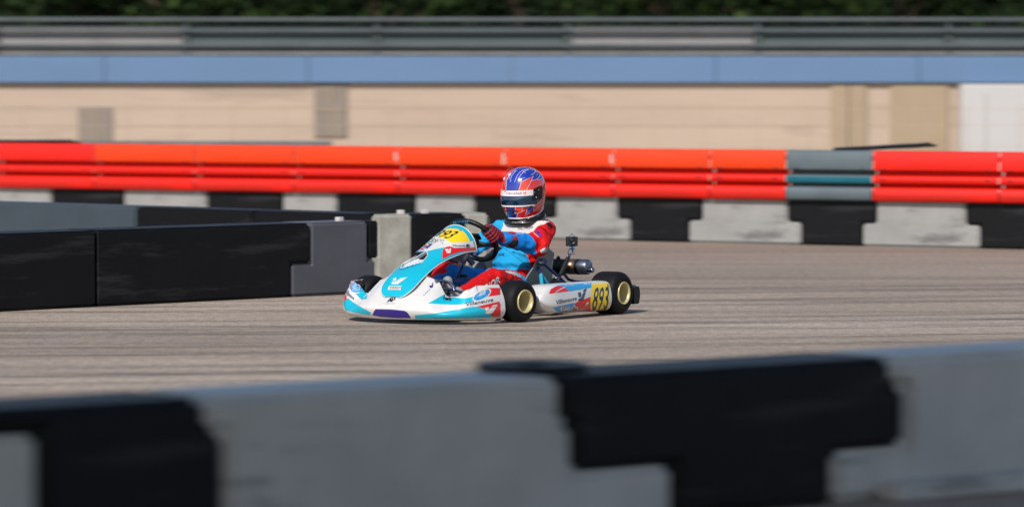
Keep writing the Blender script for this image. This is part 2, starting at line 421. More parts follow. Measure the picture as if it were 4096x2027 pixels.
duct.add(ring + [p.lerp(mid, .08) - nrm * .014 for p in sc], [[i, (i + 1) % len(sc), len(sc) + (i + 1) % len(sc), len(sc) + i] for i in range(len(sc))], PALE, False)
duct.add([p.lerp(mid, .08) - nrm * .014 for p in sc], [list(range(len(sc)))], PALE, False)
dtop = panel._drop([Z1(1300, 728), Z1(1480, 724), Z1(1500, 790), Z1(1400, 822), Z1(1345, 810), Z1(1310, 775)], 0)
duct.add([p - nrm * .011 for p in dtop] + [p - nrm * .013 for p in dtop], [[0, 1, 2, 3, 4, 5]] + [[i, i + 6, (i + 1) % 6 + 6, (i + 1) % 6] for i in range(6)], PLASTIC, False)
duct.build('air_duct', pan)

# ---- side pods
def pod(sgn):
    p = Part(); rows = []
    NX = 44
    for i in range(NX + 1):
        s = i / NX; x = .14 + .76 * s
        e = max(0, (x - .74) / .161); k = math.sqrt(max(0, 1 - min(1, e) ** 2.2)) if e > 0 else 1
        k = max(k, .02)
        zt = .222 + .004 * s; zb = .030 + .016 * s; zm = .128; yo = .694 - .02 * s - (.035 * e ** 2 if e > 0 else 0)
        sec = [(yo - .16, zt - .004), (yo - .09, zt), (yo - .035, zt - .006), (yo - .012, zt - .028), (yo, zm + .02), (yo + .004, zm - .03), (yo - .006, zb + .03), (yo - .03, zb + .006), (yo - .07, zb), (yo - .16, zb + .004)]
        row = [Vector((x, sgn * y, zm + (z - zm) * k)) for y, z in [tuple(spline(sec, t / 30)) for t in range(31)]]
        rows.append(row if sgn < 0 else row[::-1])
    p.shell(rows, WHITE, .004, PALE)
    for a in (rows[0], rows[-1]):
        p.add(a, [list(range(len(a)))], WHITE, False)
    return p
sp = pod(1)
S = sp.decal
S([(1110, 624), (1180, 613), (1655, 582), (1655, 655), (1300, 715), (1230, 645), (1160, 632), (1100, 636)], SKYB, P4)
S([(985, 745), (1020, 680), (1090, 640), (1160, 633), (1230, 650), (1298, 712), (1080, 742), (1010, 750)], RED, P4)
sp.line([(1080, 745), (1110, 715), (1165, 680), (1235, 648)], 12, WHITE, P4)
S([(1640, 793), (1640, 1032), (1430, 1038), (1370, 905), (1450, 868)], RED, P4)
S([(1052, 965), (1180, 935), (1370, 890), (1440, 985), (1436, 1038), (1300, 1042), (1170, 1038), (1090, 1010)], SKYB, P4)
S([(1650, 592), (1900, 582), (1938, 610), (1925, 700), (1900, 1020), (1880, 1034), (1640, 1030), (1625, 900), (1635, 720)], YELLOW, P4)
sp.text('893', [(1640, 1005), (1895, 985), (1925, 640), (1695, 652)], BLACK, P4, .012)
sp.text('Villeneuve', [(1100, 917), (1415, 848), (1415, 785), (1095, 848)], NAVY, P4, .01, .1)
vmark(sp, [[(1432, 738), (1475, 722), (1490, 770), (1480, 800), (1450, 812)], [(1515, 700), (1570, 662), (1560, 715), (1518, 732)], [(1490, 800), (1512, 740), (1556, 726), (1520, 848), (1442, 868), (1440, 836), (1470, 822)]], NAVY, P4)
S([(1165, 960), (1190, 948), (1310, 944), (1300, 1030), (1170, 1032)], PALE, P4); S([(1188, 958), (1300, 952), (1296, 1000), (1186, 1004)], NAVY, P4)
sp.text('PLAN9', [(1194, 996), (1292, 990), (1298, 958), (1196, 962)], WHITE, P4, .01); sp.line([(1185, 1018), (1290, 1014)], 6, NAVY, P4, 4)
S([(1310, 1022), (1380, 912), (1400, 960), (1434, 955), (1434, 1024)], PALE, P4); S([(1328, 1014), (1378, 940), (1392, 972), (1424, 968), (1424, 1014)], NAVY, P4); S([(1345, 1008), (1378, 955), (1390, 985), (1415, 985), (1412, 1008)], RED, P4)
sp.text('PURSUIT', [(1440, 1012), (1558, 1000), (1558, 972), (1440, 984)], PALE, P4, .01)
S([(1545, 930), (1572, 880), (1582, 880), (1560, 930)], WHITE, P4, 4); S([(1575, 882), (1600, 878), (1596, 908), (1580, 912), (1578, 928), (1568, 928)], WHITE, P4, 4)
sp.text('PRO', [(1542, 944), (1598, 938), (1598, 930), (1542, 936)], WHITE, P4)
sp.build('side_pod', kart)
rp = pod(-1)
for vs, fs, m in sp.marks:
    if m in (SKYB, RED, YELLOW, WHITE): rp.add([Vector((v.x, -v.y, v.z)) for v in vs], [f[::-1] for f in fs], m)
rp.build('side_pod', kart)

# ---- wheels
def wheel(name, c, Rt, w, yaw, sgn):
    M3 = Matrix.Rotation(R(yaw), 3, 'Z'); ax = M3 @ Vector((0, sgn, 0)); c = Vector(c)
    hub = Part(); hub.lathe(c, ax, [(-w * .75, .0), (-w * .75, .026), (-w * .3, .028), (-w * .3, .044), (-w * .22, .044), (-w * .22, .018), (-w * .1, .018), (-w * .1, 0)], DARKST, 24)
    h = hub.build(name, kart)
    t = Part(); hw = w / 2; rb = .069; sh = Rt - rb
    prof = [(-hw + .012, rb), (-hw, rb + .2 * sh), (-hw - .004, rb + .5 * sh), (-hw + .006, rb + .78 * sh), (-hw + .022, Rt - .004), (-hw + .04, Rt), (-hw * .3, Rt + .001), (hw * .3, Rt + .001), (hw - .04, Rt), (hw - .022, Rt - .004), (hw - .006, rb + .78 * sh), (hw + .004, rb + .5 * sh), (hw, rb + .2 * sh), (hw - .012, rb)]
    t.lathe(c, ax, [spline(prof, k / 52) for k in range(53)], RUBBER, 64)
    # maker's white stamp on the outer wall
    up = Vector((0, 0, 1)); sd = ax.cross(up)
    def on(a, r, o=.0018):
        return c + ax * (hw + .004 + o) + (up * math.cos(a) + sd * math.sin(a)) * r
    t.build('tyre', h)
    r = Part()
    r.lathe(c, ax, [(-hw, .066), (-hw, .073), (-hw + .01, .0745), (-hw + .014, .066), (hw - .014, .066), (hw - .008, .0745), (hw + .004, .0735), (hw + .008, .070), (hw + .002, .064), (hw - .010, .060), (-w * .18, .057), (-w * .26, .048), (-w * .26, .02)], RIMM, 48)
    for k in range(3):
        a = 2 * math.pi * k / 3 + .5
        q = c + ax * (-w * .25) + (up * math.cos(a) + sd * math.sin(a)) * .036
        r.lathe(q, ax, [(-.004, .006), (.008, .006), (.008, 0)], STEEL, 8)
    rm = r.build('rim', h)
    st = Part(); rows = []
    for k in range(5):
        a = R(62 + k * 5)
        rows.append([c + ax * o + (up * math.cos(a) + sd * math.sin(a)) * (rr - .0015) for o, rr in ((hw - .022, .0568), (hw - .046, .0558))])
    st.shell(rows, YELLOW, .0008); st.build('sticker', rm)
    return h
FY, RY = .556, .605
wheel('front_wheel', (1.05, FY, .131), .131, .148, -8, 1)
wheel('front_wheel', (1.05, -FY, .131), .131, .148, -8, -1)
wheel('rear_wheel', (0, RY, .137), .137, .196, 0, 1)
wheel('rear_wheel', (0, -RY, .137), .137, .196, 0, -1)

# ---- chassis
fr = Part()
for s in (1, -1):
    fr.tube([(-.12, s * .30, .065), (.25, s * .31, .045), (.6, s * .31, .045), (.85, s * .27, .045), (1.0, s * .36, .05), (1.08, s * .40, .055)], .015, BLUEST)
    fr.tube([(1.0, s * .36, .05), (1.15, s * .22, .05), (1.32, s * .16, .05)], .015, BLUEST)
    fr.tube([(.25, s * .31, .045), (.25, s * .55, .07), (.78, s * .55, .07), (.78, s * .31, .045)], .010, BLUEST)
    fr.box((1.05, s * .43, .10), (.05, .06, .12), DARKST)
fr.tube([(1.05, -.42, .055), (1.05, .42, .055)], .014, BLUEST); fr.tube([(.30, -.31, .045), (.30, .31, .045)], .014, BLUEST)
fr.tube([(-.12, -.30, .065), (-.12, .30, .065)], .014, BLUEST); fr.tube([(1.32, -.16, .05), (1.32, .16, .05)], .014, BLUEST)
fr.build('chassis_frame', kart)
axl = Part(); axl.tube([(0, -.60, .137), (0, .60, .137)], .022, STEEL, 16)
for y in (-.28, .0, .28): axl.box((0, y, .125), (.07, .03, .10), DARKST)
axl.lathe((0, .2, .137), (0, 1, 0), [(-.004, .0), (-.004, .095), (.004, .095), (.004, 0)], DARKST, 32)
axl.build('rear_axle', kart)
fl = Part(); fl.box((.98, 0, .037), (.70, .42, .004), SEATM, 0); fl.build('floor_tray', kart)
bb = Part()
for z, x0, r in ((.155, 1.50, .011), (.085, 1.53, .010)):
    bb.tube([(1.14, -.22, z), (x0 - .1, -.20, z + .01), (x0 - .03, -.12, z + .015), (x0 - .03, .12, z + .015), (x0 - .1, .20, z + .01), (1.14, .22, z)], r, STEEL, 12)
# the chrome hoop and stay showing in the gap behind the nose
def loc(pt, y):
    d = WL3 @ ray(*pt); t = (y - CAML.y) / d.y; return CAML + d * t
bb.tube([loc(Z3(250, 885), .22), loc(Z3(380, 890), .23), loc(Z3(470, 920), .25), loc(Z3(530, 975), .27), loc(Z3(545, 1040), .28)], .0095, STEEL, 12)
bb.tube([loc(Z3(350, 1008), .24), loc(Z3(520, 1025), .27), loc(Z3(700, 1085), .32), loc(Z3(850, 1150), .36)], .0085, STEEL, 12)
bb.build('nose_bumper_bar', kart)
rb = Part()
rows = []
for i in range(31):
    y = -.665 + 1.33 * i / 30; e = min(1, (0.665 - abs(y)) / .05); xx = -.255 + .03 * (1 - e) ** 2 + .03 * (math.cos(y * 4.5) * .5)
    h = .062 * (.82 + .18 * math.sqrt(max(0, e)))
    sec = [(xx + .05, .115 - h), (xx, .115 - h), (xx - .022, .115 - h * .6), (xx - .026, .115), (xx - .022, .115 + h * .6), (xx, .115 + h), (xx + .05, .115 + h)]
    rows.append([Vector((a, y, b)) for a, b in [spline(sec, k / 18) for k in range(19)]])
rb.shell(rows, PLASTIC, .005); rb.add(rows[0], [list(range(19))], PLASTIC, False); rb.add(rows[-1], [list(range(19))[::-1]], PLASTIC, False)
rb.box((-.23, .60, .112), (.075, .125, .115), PLASTIC, .012, None, 3); rb.box((-.23, -.60, .112), (.075, .125, .115), PLASTIC, .012, None, 3)
for s in (1, -1): rb.tube([(-.1, s * .3, .065), (-.24, s * .3, .11)], .012, DARKST)
rb.build('rear_bumper', kart)

# ---- seat
SS = [(.46, .115, .07), (.36, .060, .15), (.22, .045, .19), (.11, .075, .18), (.05, .16, .17), (.022, .26, .15), (.004, .34, .12), (-.004, .375, .10)]
SE = [(.50, .13), (.46, .185), (.41, .24), (.34, .295), (.275, .342), (.225, .374), (.175, .40), (.11, .418)]
seat = Part(); rows = []
for i in range(37):
    x, z, h = spline(SS, i / 36); x2, z2, _ = spline(SS, min(1, i / 36 + .02)); x1, z1, _ = spline(SS, max(0, i / 36 - .02))
    t = Vector((x2 - x1, 0, z2 - z1)).normalized(); nn = Vector((-t.z, 0, t.x)) * -1
    row = []; ex_, ez_ = spline(SE, i / 36)
    for j in range(25):
        u = -1 + 2 * j / 24; a = abs(u)
        side = max(0, (a - .5) / .5) ** 1.6
        row.append(Vector((x + (ex_ - x) * side, (1 if u > 0 else -1) * ((.172 + .028 * min(1, max(0, (.30 - z) / .2))) * math.sin(min(1, a / .7) * math.pi / 2) + .020 * side), z + (ez_ - z) * side)))
    rows.append(row)
seat.shell(rows, SEATM, .006)
seat.tube([r[0] for r in rows] + rows[-1] + [r[-1] for r in rows[::-1]], .006, GREY, 8)
seat.build('seat', kart)

def rod(name, pts, r, m, seg=10):
    p = Part(); p.tube(pts, r, m, seg); return p.build(name, kart)
rod('seat_stay', [loc(P4(862, 455), .30), loc(P4(885, 650), .31), loc(P4(905, 880), .32)], .0125, CYANST, 12)
rod('seat_stay', [loc(P4(862, 455), .295), loc(P4(930, 555), .30), loc(P4(1035, 690), .31)], .0125, CYANST, 12)
rod('seat_strut', [loc(P4(880, 262), .24), loc(P4(1060, 425), .28), loc(P4(1250, 590), .32)], .010, BLUEST)
sk = Part(); sk.box(loc(P4(900, 262), .235), (.055, .03, .05), BLUEST, .008); sk.lathe(loc(P4(860, 275), .25), (0, 1, 0), [(-.01, .0), (-.01, .014), (.012, .014), (.012, 0)], STEEL, 12)
sk.tube([loc(P4(820, 350), .22), loc(P4(865, 455), .29)], .011, BLUEST); sk.build('stay_bracket', kart)
rod('brake_hose', [loc(P4(1215, 440), .05), loc(P4(1290, 530), .10), loc(P4(1400, 565), .15), loc(P4(1640, 570), .3)], .010, BLUEST)

# ---- steering
WC = Vector((.70, 0, .487)); WT = R(50); WR = .165
E1 = Vector((0, 1, 0)); E2 = Vector((math.cos(WT), 0, math.sin(WT))); EN = Vector((-math.sin(WT), 0, math.cos(WT)))
rim_at = lambda a, o=0.: WC + (E1 * math.cos(a) + E2 * math.sin(a)) * (WR + o)
sw = Part(); NS = 72
sw.tube([rim_at(2 * math.pi * k / NS) for k in range(NS + 1)], .0165, PLASTIC, 14, False)
for a in (R(-18), R(90 + 40), R(198)):
    q = rim_at(a, -.012); sw.tube([WC - EN * .012, WC.lerp(q, .5) - EN * .006, q], [.014, .011, .012], PLASTIC, 8)
sw.lathe(WC - EN * .03, EN, [(0, 0), (0, .045), (.02, .05), (.034, .044), (.036, 0)], PLASTIC, 24)
sw.box(WC + EN * .012 + E2 * .02, (.05, .11, .016), PLASTIC, .004, Euler((0, -(math.pi / 2 - WT), 0)))
sw.text('VILLENEUVE', [Z1(1940, 242), Z1(2200, 218), Z1(2212, 180), Z1(1945, 200)], SKYB, None, .01, .1)
sw.build('steering_wheel', kart)
rod('steering_column', [WC - EN * .02, Vector((.785, 0, .365)), Vector((.915, 0, .215)), Vector((1.06, 0, .075))], .011, BLUEST, 12)
sb = Part()
sb.tube([loc(Z1(1800, 790), .02), loc(Z1(1960, 800), .01), loc(Z1(2080, 930), 0)], .006, PALE, 8)
sb.box(loc(Z3(645, 500), .03), (.07, .09, .035), GREY, .012, Euler((0, .6, 0)), 3)
sb.tube([loc(Z3(745, 520), .05), loc(Z3(850, 625), .08)], [.012, .02], BLUEST, 8)
sb.tube([Vector((.87, .10, .43)), Vector((.80, .11, .455)), rim_at(R(-12), -.01)], .011, PLASTIC, 8)
sb.build('panel_bracket', kart)
for i, (x, y0, y1) in enumerate(((622, 600, 655), (706, 612, 668), (785, 612, 690), (824, 640, 680))):
    s = Part(); pts = []
    a, b = loc(Z3(x, y0), .03 + .02 * i), loc(Z3(x + 4, y1), .03 + .02 * i)
    for k in range(49):
        t = k / 48; q = a.lerp(b, t); an = t * 2 * math.pi * 4
        pts.append(q + Vector((math.cos(an) * .005, math.sin(an) * .005, 0)))
    s.tube(pts, .0016, GOLD, 6); s.build('spring', kart)
tk = Part()
tb = bmesh.new(); bmesh.ops.create_cube(tb, size=1)
for v in tb.verts: v.co = Vector((v.co.x * (.30 if v.co.z < 0 else .24) + .86, v.co.y * .17, v.co.z * .20 + .155))
bmesh.ops.bevel(tb, geom=list(tb.edges), offset=.03, segments=4, affect='EDGES'); tb.verts.index_update(); tk.bm(tb, TANKM, True)
tk.lathe((.82, 0, .253), (0, 0, 1), [(0, .03), (.018, .03), (.02, 0)], PLASTIC, 20)
tk.build('fuel_tank', kart)
for s, x in ((1, 1.27), (-1, 1.20)):
    p = Part(); p.tube([(x, s * .12, .05), (x + .02, s * .14, .12), (x + .01, s * .17, .20)], .006, STEEL, 8); p.tube([(x + .01, s * .12, .20), (x + .01, s * .21, .20)], .007, STEEL, 8); p.build('pedal', kart)

# ---- engine and exhaust
en = Part()
en.box((.14, -.38, .17), (.17, .16, .20), DARKST, .012)
en.lathe((.02, -.36, .20), (1, 0, .2), [(0, 0), (0, .04), (.12, .045), (.12, 0)], PLASTIC, 20)
en.tube([(.16, -.30, .26), (.05, -.25, .27), (-.08, -.22, .26)], .026, DARKST, 12)
en.box((.30, -.42, .24), (.13, .10, .12), PLASTIC, .02, None, 3)
en.build('engine', kart)
xa = loc(R1(1545, 794), -.16)
hp = Part(); hp.tube([(-.08, -.22, .26), (-.16, -.24, .27), (-.26, -.26, .285), (xa.x - .01, -.24, xa.z), tuple(xa)], [.026, .028, .03, .028, .026], DARKST, 14); hp.tube([(0, -.05, .15), (-.1, -.05, .2), (xa.x * .85, -.02, .25)], .008, DARKST, 8); hp.tube([(0, .1, .15), (-.12, .08, .2), (xa.x * .9, .08, .25)], .008, DARKST, 8); hp.build('exhaust_pipe', kart)
xb = loc(R1(1908, 802), .21)
ax = (xb - xa).normalized(); Lx = (xb - xa).length
ex = Part()
ex.lathe(xa, ax, [(-.05, .0), (-.05, .026), (.0, .045), (.02, .050), (Lx * .55, .050)], PLASTIC, 36)
ex.lathe(xa, ax, [(Lx * .55, .050), (Lx * .555, .0515), (Lx * .755, .0515), (Lx * .755, .050)], BRONZE, 36)
ex.lathe(xa, ax, [(Lx * .755, .050), (Lx * .757, .0525), (Lx * .82, .0525), (Lx * .822, .0515)], PLASTIC, 36)
ex.lathe(xa, ax, [(Lx * .82, .0512), (Lx * .965, .0512), (Lx * .99, .047), (Lx, .042), (Lx, 0)], mat('silencer_cap', srgb(120, 126, 140), rough=.34, metal=.9, var=.2), 36)
e = ex.build('exhaust_silencer', kart)
tp = Part(); tb_ = loc(R1(1890, 824), .205)
tp.lathe(tb_, ax, [(-.02, .0), (-.02, .0155), (.028, .0155), (.034, .018), (.048, .018), (.05, .014), (.02, .012), (.02, 0)], STEEL, 24); tp.build('tail_pipe', e)
for f in (.16, .36):
    b = Part(); b.lathe(xa, ax, [(Lx * f - .008, .0505), (Lx * f - .008, .054), (Lx * f + .008, .054), (Lx * f + .008, .0505)], PLASTIC, 36); b.ball(xa + ax * Lx * f + Vector((0, 0, .056)), .014, PLASTIC); b.build('clamp_band', e)
bs = Part(); bs.box((.42, .30, .075), (.10, .05, .05), BLUEST, .01); bs.box((.50, .33, .13), (.05, .04, .10), STEEL, .006); bs.box((.33, .36, .055), (.22, .10, .012), BLUEST, .004)
bs.build('brake_assembly', kart)

# ------------------------------------------------------------------ the driver
def remesh(prims, voxel, smooth, name):
    p = Part(); m = PLASTIC
    for q in prims:
        if q[0] == 'cap':
            _, a, ra, b, rb_ = q; a, b = Vector(a), Vector(b); n = 8
            t = (b - a).normalized(); L_ = (b - a).length
            prof = [(-ra * math.cos(k * math.pi / 12), ra * math.sin(k * math.pi / 12)) for k in range(7)] + [(L_ * k / 5, ra + (rb_ - ra) * k / 5) for k in range(1, 5)] + [(L_ + rb_ * math.sin(k * math.pi / 12), rb_ * math.cos(k * math.pi / 12)) for k in range(7)]
            p.lathe(a, t, [(h, max(r, 1e-4)) for h, r in prof], m, 20)
        else: p.ball(q[1], q[2], m, 24)
    o = p.build(name)
    md = o.modifiers.new('r', 'REMESH'); md.mode = 'VOXEL'; md.voxel_size = voxel
    if smooth:
        ms = o.modifiers.new('s', 'SMOOTH'); ms.factor = .5; ms.iterations = smooth
    dg = bpy.context.evaluated_depsgraph_get(); me = bpy.data.meshes.new_from_object(o.evaluated_get(dg)); me.materials.clear()
    vs = [v.co.copy() for v in me.vertices]; ns = [v.normal.copy() for v in me.vertices]; fs = [list(f.vertices) for f in me.polygons]
    bpy.data.objects.remove(o); bpy.data.meshes.remove(me)
    return vs, ns, fs

def suit(name, r, g, b):
    return mat(name, srgb(r, g, b), rough=.72, var=.16, vscale=14, bump=.9, bscale=22, spec=.25, stretch=(1, 1, .6))
SUR, SUW, SUB, SUC, SUD, SUK = suit('red_suit_cloth', 206, 14, 18), suit('white_suit_cloth', 206, 200, 198), suit('blue_suit_cloth', 14, 122, 206), suit('cyan_suit_cloth', 26, 158, 214), suit('deep_blue_suit_cloth', 14, 52, 176), suit('black_suit_cloth', 18, 18, 22)
J = dict(sh=(.10, .165, .535), el=(.335, .262, .448), wr=(.60, .178, .497), rsh=(.10, -.165, .535), rel=(.33, -.27, .41), rwr=(.545, -.168, .415),
         hip=(.20, .10, .165), kn=(.775, .205, .245), an=(1.21, .195, .135), rhip=(.20, -.10, .165), rkn=(.73, -.19, .27), ran=(1.10, -.10, .15))
J = {k: Vector(v) for k, v in J.items()}
body = [('cap', (.20, -.08, .16), .115, (.20, .08, .16), .115), ('ball', (.205, 0, .29), (.135, .155, .15)), ('ball', (.115, 0, .45), (.125, .165, .14)),
        ('cap', (.11, -.10, .49), .09, (.11, .10, .49), .09), ('cap', J['rsh'], .070, J['sh'], .070), ('cap', (.09, 0, .56), .07, (.10, 0, .66), .058), ('ball', (.13, 0, .765), (.085, .07, .10)),
        ('cap', J['sh'], .070, J['el'], .058), ('cap', J['el'], .067, J['wr'], .047), ('cap', J['rsh'], .070, J['rel'], .058), ('cap', J['rel'], .058, J['rwr'], .040),
        ('cap', J['hip'], .090, J['kn'], .074), ('cap', J['kn'], .072, J['an'], .046), ('cap', J['rhip'], .090, J['rkn'], .074), ('cap', J['rkn'], .072, J['ran'], .046)]
vs, ns, fs = remesh(body, .006, 12, 'person')
SEGS = [('lu', 'sh', 'el'), ('lf', 'el', 'wr'), ('ru', 'rsh', 'rel'), ('rf', 'rel', 'rwr'), ('lt', 'hip', 'kn'), ('ls', 'kn', 'an'), ('rt', 'rhip', 'rkn'), ('rs', 'rkn', 'ran')]
RAD = dict(lu=.070, lf=.064, ru=.066, rf=.056, lt=.088, ls=.06, rt=.088, rs=.06)
def seg(p):
    best = ('t', 0, 1.25)
    for n, a, b in SEGS:
        A, B = J[a], J[b]; t = max(0, min(1, (p - A).dot(B - A) / (B - A).length_squared)); d = (p - A.lerp(B, t)).length / RAD[n]
        if t > .03 and d < best[2]: best = (n, t, d)
    return best
dv = []
for v, n in zip(vs, ns):
    k, t, d = seg(v)
    a = noise.noise(Vector((v.x * 16, v.y * 16, v.z * 26))) * .5 + noise.noise(Vector((v.x * 34 + 5, v.y * 34, v.z * 60))) * .25
    q = v + Vector((noise.noise(v * 7), noise.noise(v * 7 + Vector((9, 0, 0))), 0)) * .05
    a += .9 * (.35 - abs(noise.noise(Vector((q.x * 11, q.y * 11, q.z * 15 + 3)))) * 1.6)
    f = .0105
    if k in ('lu', 'lf', 'ru', 'rf') : a += 1.0 * math.exp(-((t - (.98 if k in ('lu', 'ru') else .08)) / .34) ** 2) * math.sin(v.dot(Vector((90, 60, 30))))
    if k == 't' and v.z > .6: f = 0
    if k == 't' and v.z < .38: f = .011; a += .5 * math.sin(v.z * 120 + 3 * noise.noise(v * 9))
    dv.append(v + n * a * f)
def tone(c):
    k, t, d = seg(c)
    if k == 'lu': return SUR if t > .25 or c.y > .20 else SUW
    if k == 'lf': return SUR if t < .27 + .10 * (c.z - .46) / .05 else SUB
    if k == 'ru': return SUC
    if k == 'rf': return SUC if t < .3 else (SUW if t < .82 else SUB)
    if k == 'lt': return SUR if c.y > J['hip'].lerp(J['kn'], t).y - .035 + .02 * t else SUB
    if k == 'ls': return SUR if c.y > J['kn'].lerp(J['an'], t).y - .040 else SUB
    if k in ('rt', 'rs'): return SUR if c.y < -.12 - .03 * t else SUB
    if c.z > .595: return SUK
    if c.y < -.125 and c.z > .43: return SUC
    if c.y > .20 and c.z > .48: return SUR
    if c.z > .435 + .10 * max(0, c.y): return SUW
    if c.y > .085 and c.z > .23 and c.x < .24: return SUR if c.x > .10 else (SUW if c.z > .37 else SUD)
    if c.z < .17: return SUD
    return SUC
pe = Part(); pe.v = dv; pe.f = fs; pe.sm = [True] * len(fs)
for f in fs:
    c = Vector((0, 0, 0))
    for i in f: c += dv[i] / len(f)
    pe.m.append(pe.mi(tone(c)))
pe.base = .0014
Q = pe.decal
pe.text('PRIOR', [(1098, 1000), (1240, 915), (1232, 866), (1092, 955)], SUW, R1, .03, .12)
pe.text('MID-TOWN', [(1325, 696), (1425, 728), (1428, 710), (1328, 682)], SUK, R1, 0, .2)
pe.text('racing', [(1225, 722), (1272, 710), (1272, 692), (1222, 700)], SUK, R1, 0, .2)
pe.text('FASTFLEX', [(1372, 526), (1490, 512), (1490, 498), (1378, 516)], SUK, R1, .0, .3)
pe.text('Villeneuve', [(1345, 560), (1445, 556), (1445, 540), (1345, 546)], SUW, R1, .01, .2)
Q([(1580, 475), (1612, 470), (1632, 492), (1625, 508), (1600, 500)], SUK, R1)
for k in range(3): pe.line([(1530 + 14 * k, 505 + 4 * k), (1552 + 12 * k, 512 + 6 * k), (1580 + 6 * k, 535 + 10 * k)], 7, SUK, R1)
Q([(1505, 535), (1525, 530), (1540, 552), (1560, 575), (1530, 570)], SUD, R1)
pe.line([(1488, 545), (1528, 580)], 6, SUW, R1)
pe.line([(1540, 440), (1575, 455), (1590, 448)], 6, SUR, R1); pe.line([(1555, 432), (1562, 462)], 6, SUR, R1)
Q([(1275, 830), (1340, 838), (1400, 862), (1395, 885), (1330, 858), (1280, 845)], SUW, R1)
Q([(1335, 840), (1400, 862), (1440, 895), (1430, 920), (1395, 885)], SUC, R1)
TA = lambda x, y: (1940 + x / 3.985, 820 + y / 3.985)
Q([(870, 725), (930, 685), (1030, 662), (1075, 610), (1070, 680), (1000, 735), (900, 770)], SUW, TA)
pe.line([(1260, 655), (1330, 705), (1400, 760), (1460, 820)], 3, SUK, R1)
person = pe.build('person', None, KM)
tag(person, 'seated kart driver in red, white and blue suit and helmet, gripping the steering wheel', 'person')

# ---- helmet
HM = Matrix.Translation(Vector((.104, 0, .785))) @ Matrix.Rotation(R(-6), 4, 'Z') @ Matrix.Rotation(R(4), 4, 'Y')
def hsurf(az, z, g=0.):
    ct, cb = .158, .225
    k = max(0, 1 - abs(z / (ct if z > 0 else cb)) ** 2.35) ** (1 / 2.35)
    ch = interp([(-.20, .012), (-.12, .024), (-.06, .014), (.02, 0), (.2, 0)], z)
    c, s = math.cos(az), math.sin(az); e = .86
    x = (math.copysign(abs(c) ** e, c)) * k * ((.152 + ch) if c > 0 else (.160 + (.012 if z > 0 else -.012 * min(1, -z / .1)))); y = math.copysign(abs(s) ** e, s) * k * (.134 - .010 * max(0, -z - .06) / .1)
    p = Vector((x * .93, y * .95, z))
    if g: p += Vector((x * 1.0, y * 1.3, 0 if abs(z) < .1 else z)).normalized() * g
    return p
def zbot(az): return -.143 - .038 * math.cos(az) + .012 * math.cos(2 * az)
he = Part(); rows = []
for i in range(37):
    t = i / 36; row = []
    for j in range(72):
        az = 2 * math.pi * j / 72; z0 = zbot(az); z = z0 + (.158 - z0) * math.sin(t * math.pi / 2)
        row.append(HM @ hsurf(az, min(z, .15799)))
    rows.append(row)
HR = gloss('helmet_red', 214, 34, 30, coat=1., rough=.2); HB = gloss('helmet_blue', 26, 52, 160, coat=1., rough=.2); HD = gloss('helmet_deep_blue', 38, 26, 110, coat=1., rough=.2); HW = gloss('helmet_white', 226, 214, 216, coat=.8); HO = gloss('helmet_orange', 226, 66, 40, coat=1., rough=.2)
he.grid(rows, HR, closed=True)
he.grid([[p.lerp(HM @ Vector((0, 0, -.13)), .0) for p in rows[0]], [p.lerp(HM @ Vector((0, 0, -.135)), .22) for p in rows[0]], [p.lerp(HM @ Vector((0, 0, -.08)), .3) for p in rows[0]]], PLASTIC, closed=True, flip=True)
H = he.decal
H([(322, 400), (306, 600), (440, 605), (548, 600), (612, 430), (848, 318), (792, 405), (870, 398), (940, 350), (985, 280), (962, 200), (880, 155), (750, 142), (600, 146), (470, 190), (380, 290)], HB, Z4, 5)
H([(985, 195), (1050, 222), (1098, 300), (1108, 378), (930, 385), (990, 300)], HB, Z4, 5)
H([(575, 605), (615, 435), (792, 385), (705, 605)], HO, Z4, 5)
H([(296, 870), (502, 880), (490, 1050), (532, 1070), (515, 1140), (400, 1132), (335, 1090), (325, 1000)], HD, Z4, 5)
H([(512, 880), (640, 870), (625, 1000), (500, 1040)], HO, Z4, 5)
H([(730, 945), (862, 905), (850, 1000), (705, 1065)], HB, Z4, 5)
H([(868, 902), (940, 830), (1070, 705), (960, 775), (840, 882)], HD, Z4, 5)
for ln in ([(565, 600), (612, 432), (700, 385), (848, 318), (715, 595)], [(312, 600), (326, 400), (385, 290)], [(490, 1050), (590, 1030), (680, 985)], [(500, 885), (490, 1050)], [(640, 870), (625, 1005)], [(520, 1140), (540, 1050)], [(700, 1065), (730, 945), (860, 905), (850, 1000)]):
    he.line(ln, 5.5, HW, Z4, 4)
for ln in ([(790, 408), (880, 392), (950, 345), (985, 275), (960, 205)], [(925, 390), (1000, 378), (1085, 378)], [(480, 440), (540, 300), (630, 215), (750, 185)], [(400, 430), (430, 310), (520, 205)], [(640, 205), (670, 235), (700, 262)], [(372, 380), (420, 260), (515, 195)],
           [(800, 295), (865, 262), (885, 205), (830, 160)], [(545, 400), (600, 300), (680, 225), (765, 185)], [(545, 402), (640, 362), (690, 348)], [(730, 945), (870, 890), (980, 800), (1060, 710)], [(905, 945), (990, 875), (1050, 810)], [(865, 912), (980, 840), (1080, 755)], [(295, 900), (330, 1020), (335, 1090)]):
    he.line(ln, 4, HW, Z4, 4, True)
zt_ = [HM @ (hsurf(2 * math.pi * j / 72, zbot(2 * math.pi * j / 72) + .004) * 1.006) for j in range(73)]
he.tube(zt_, .0045, HW, 8, False)
helmet = he.build('helmet', person)
def band(z0f, z1f, a0, a1, g, m, th=.0035, nz=8, na=40):
    p = Part(); rows = [[HM @ hsurf(R(a0 + (a1 - a0) * j / na), z0f + (z1f - z0f) * i / nz, g) for j in range(na + 1)] for i in range(nz + 1)]
    p.shell(rows, m, -th); return p
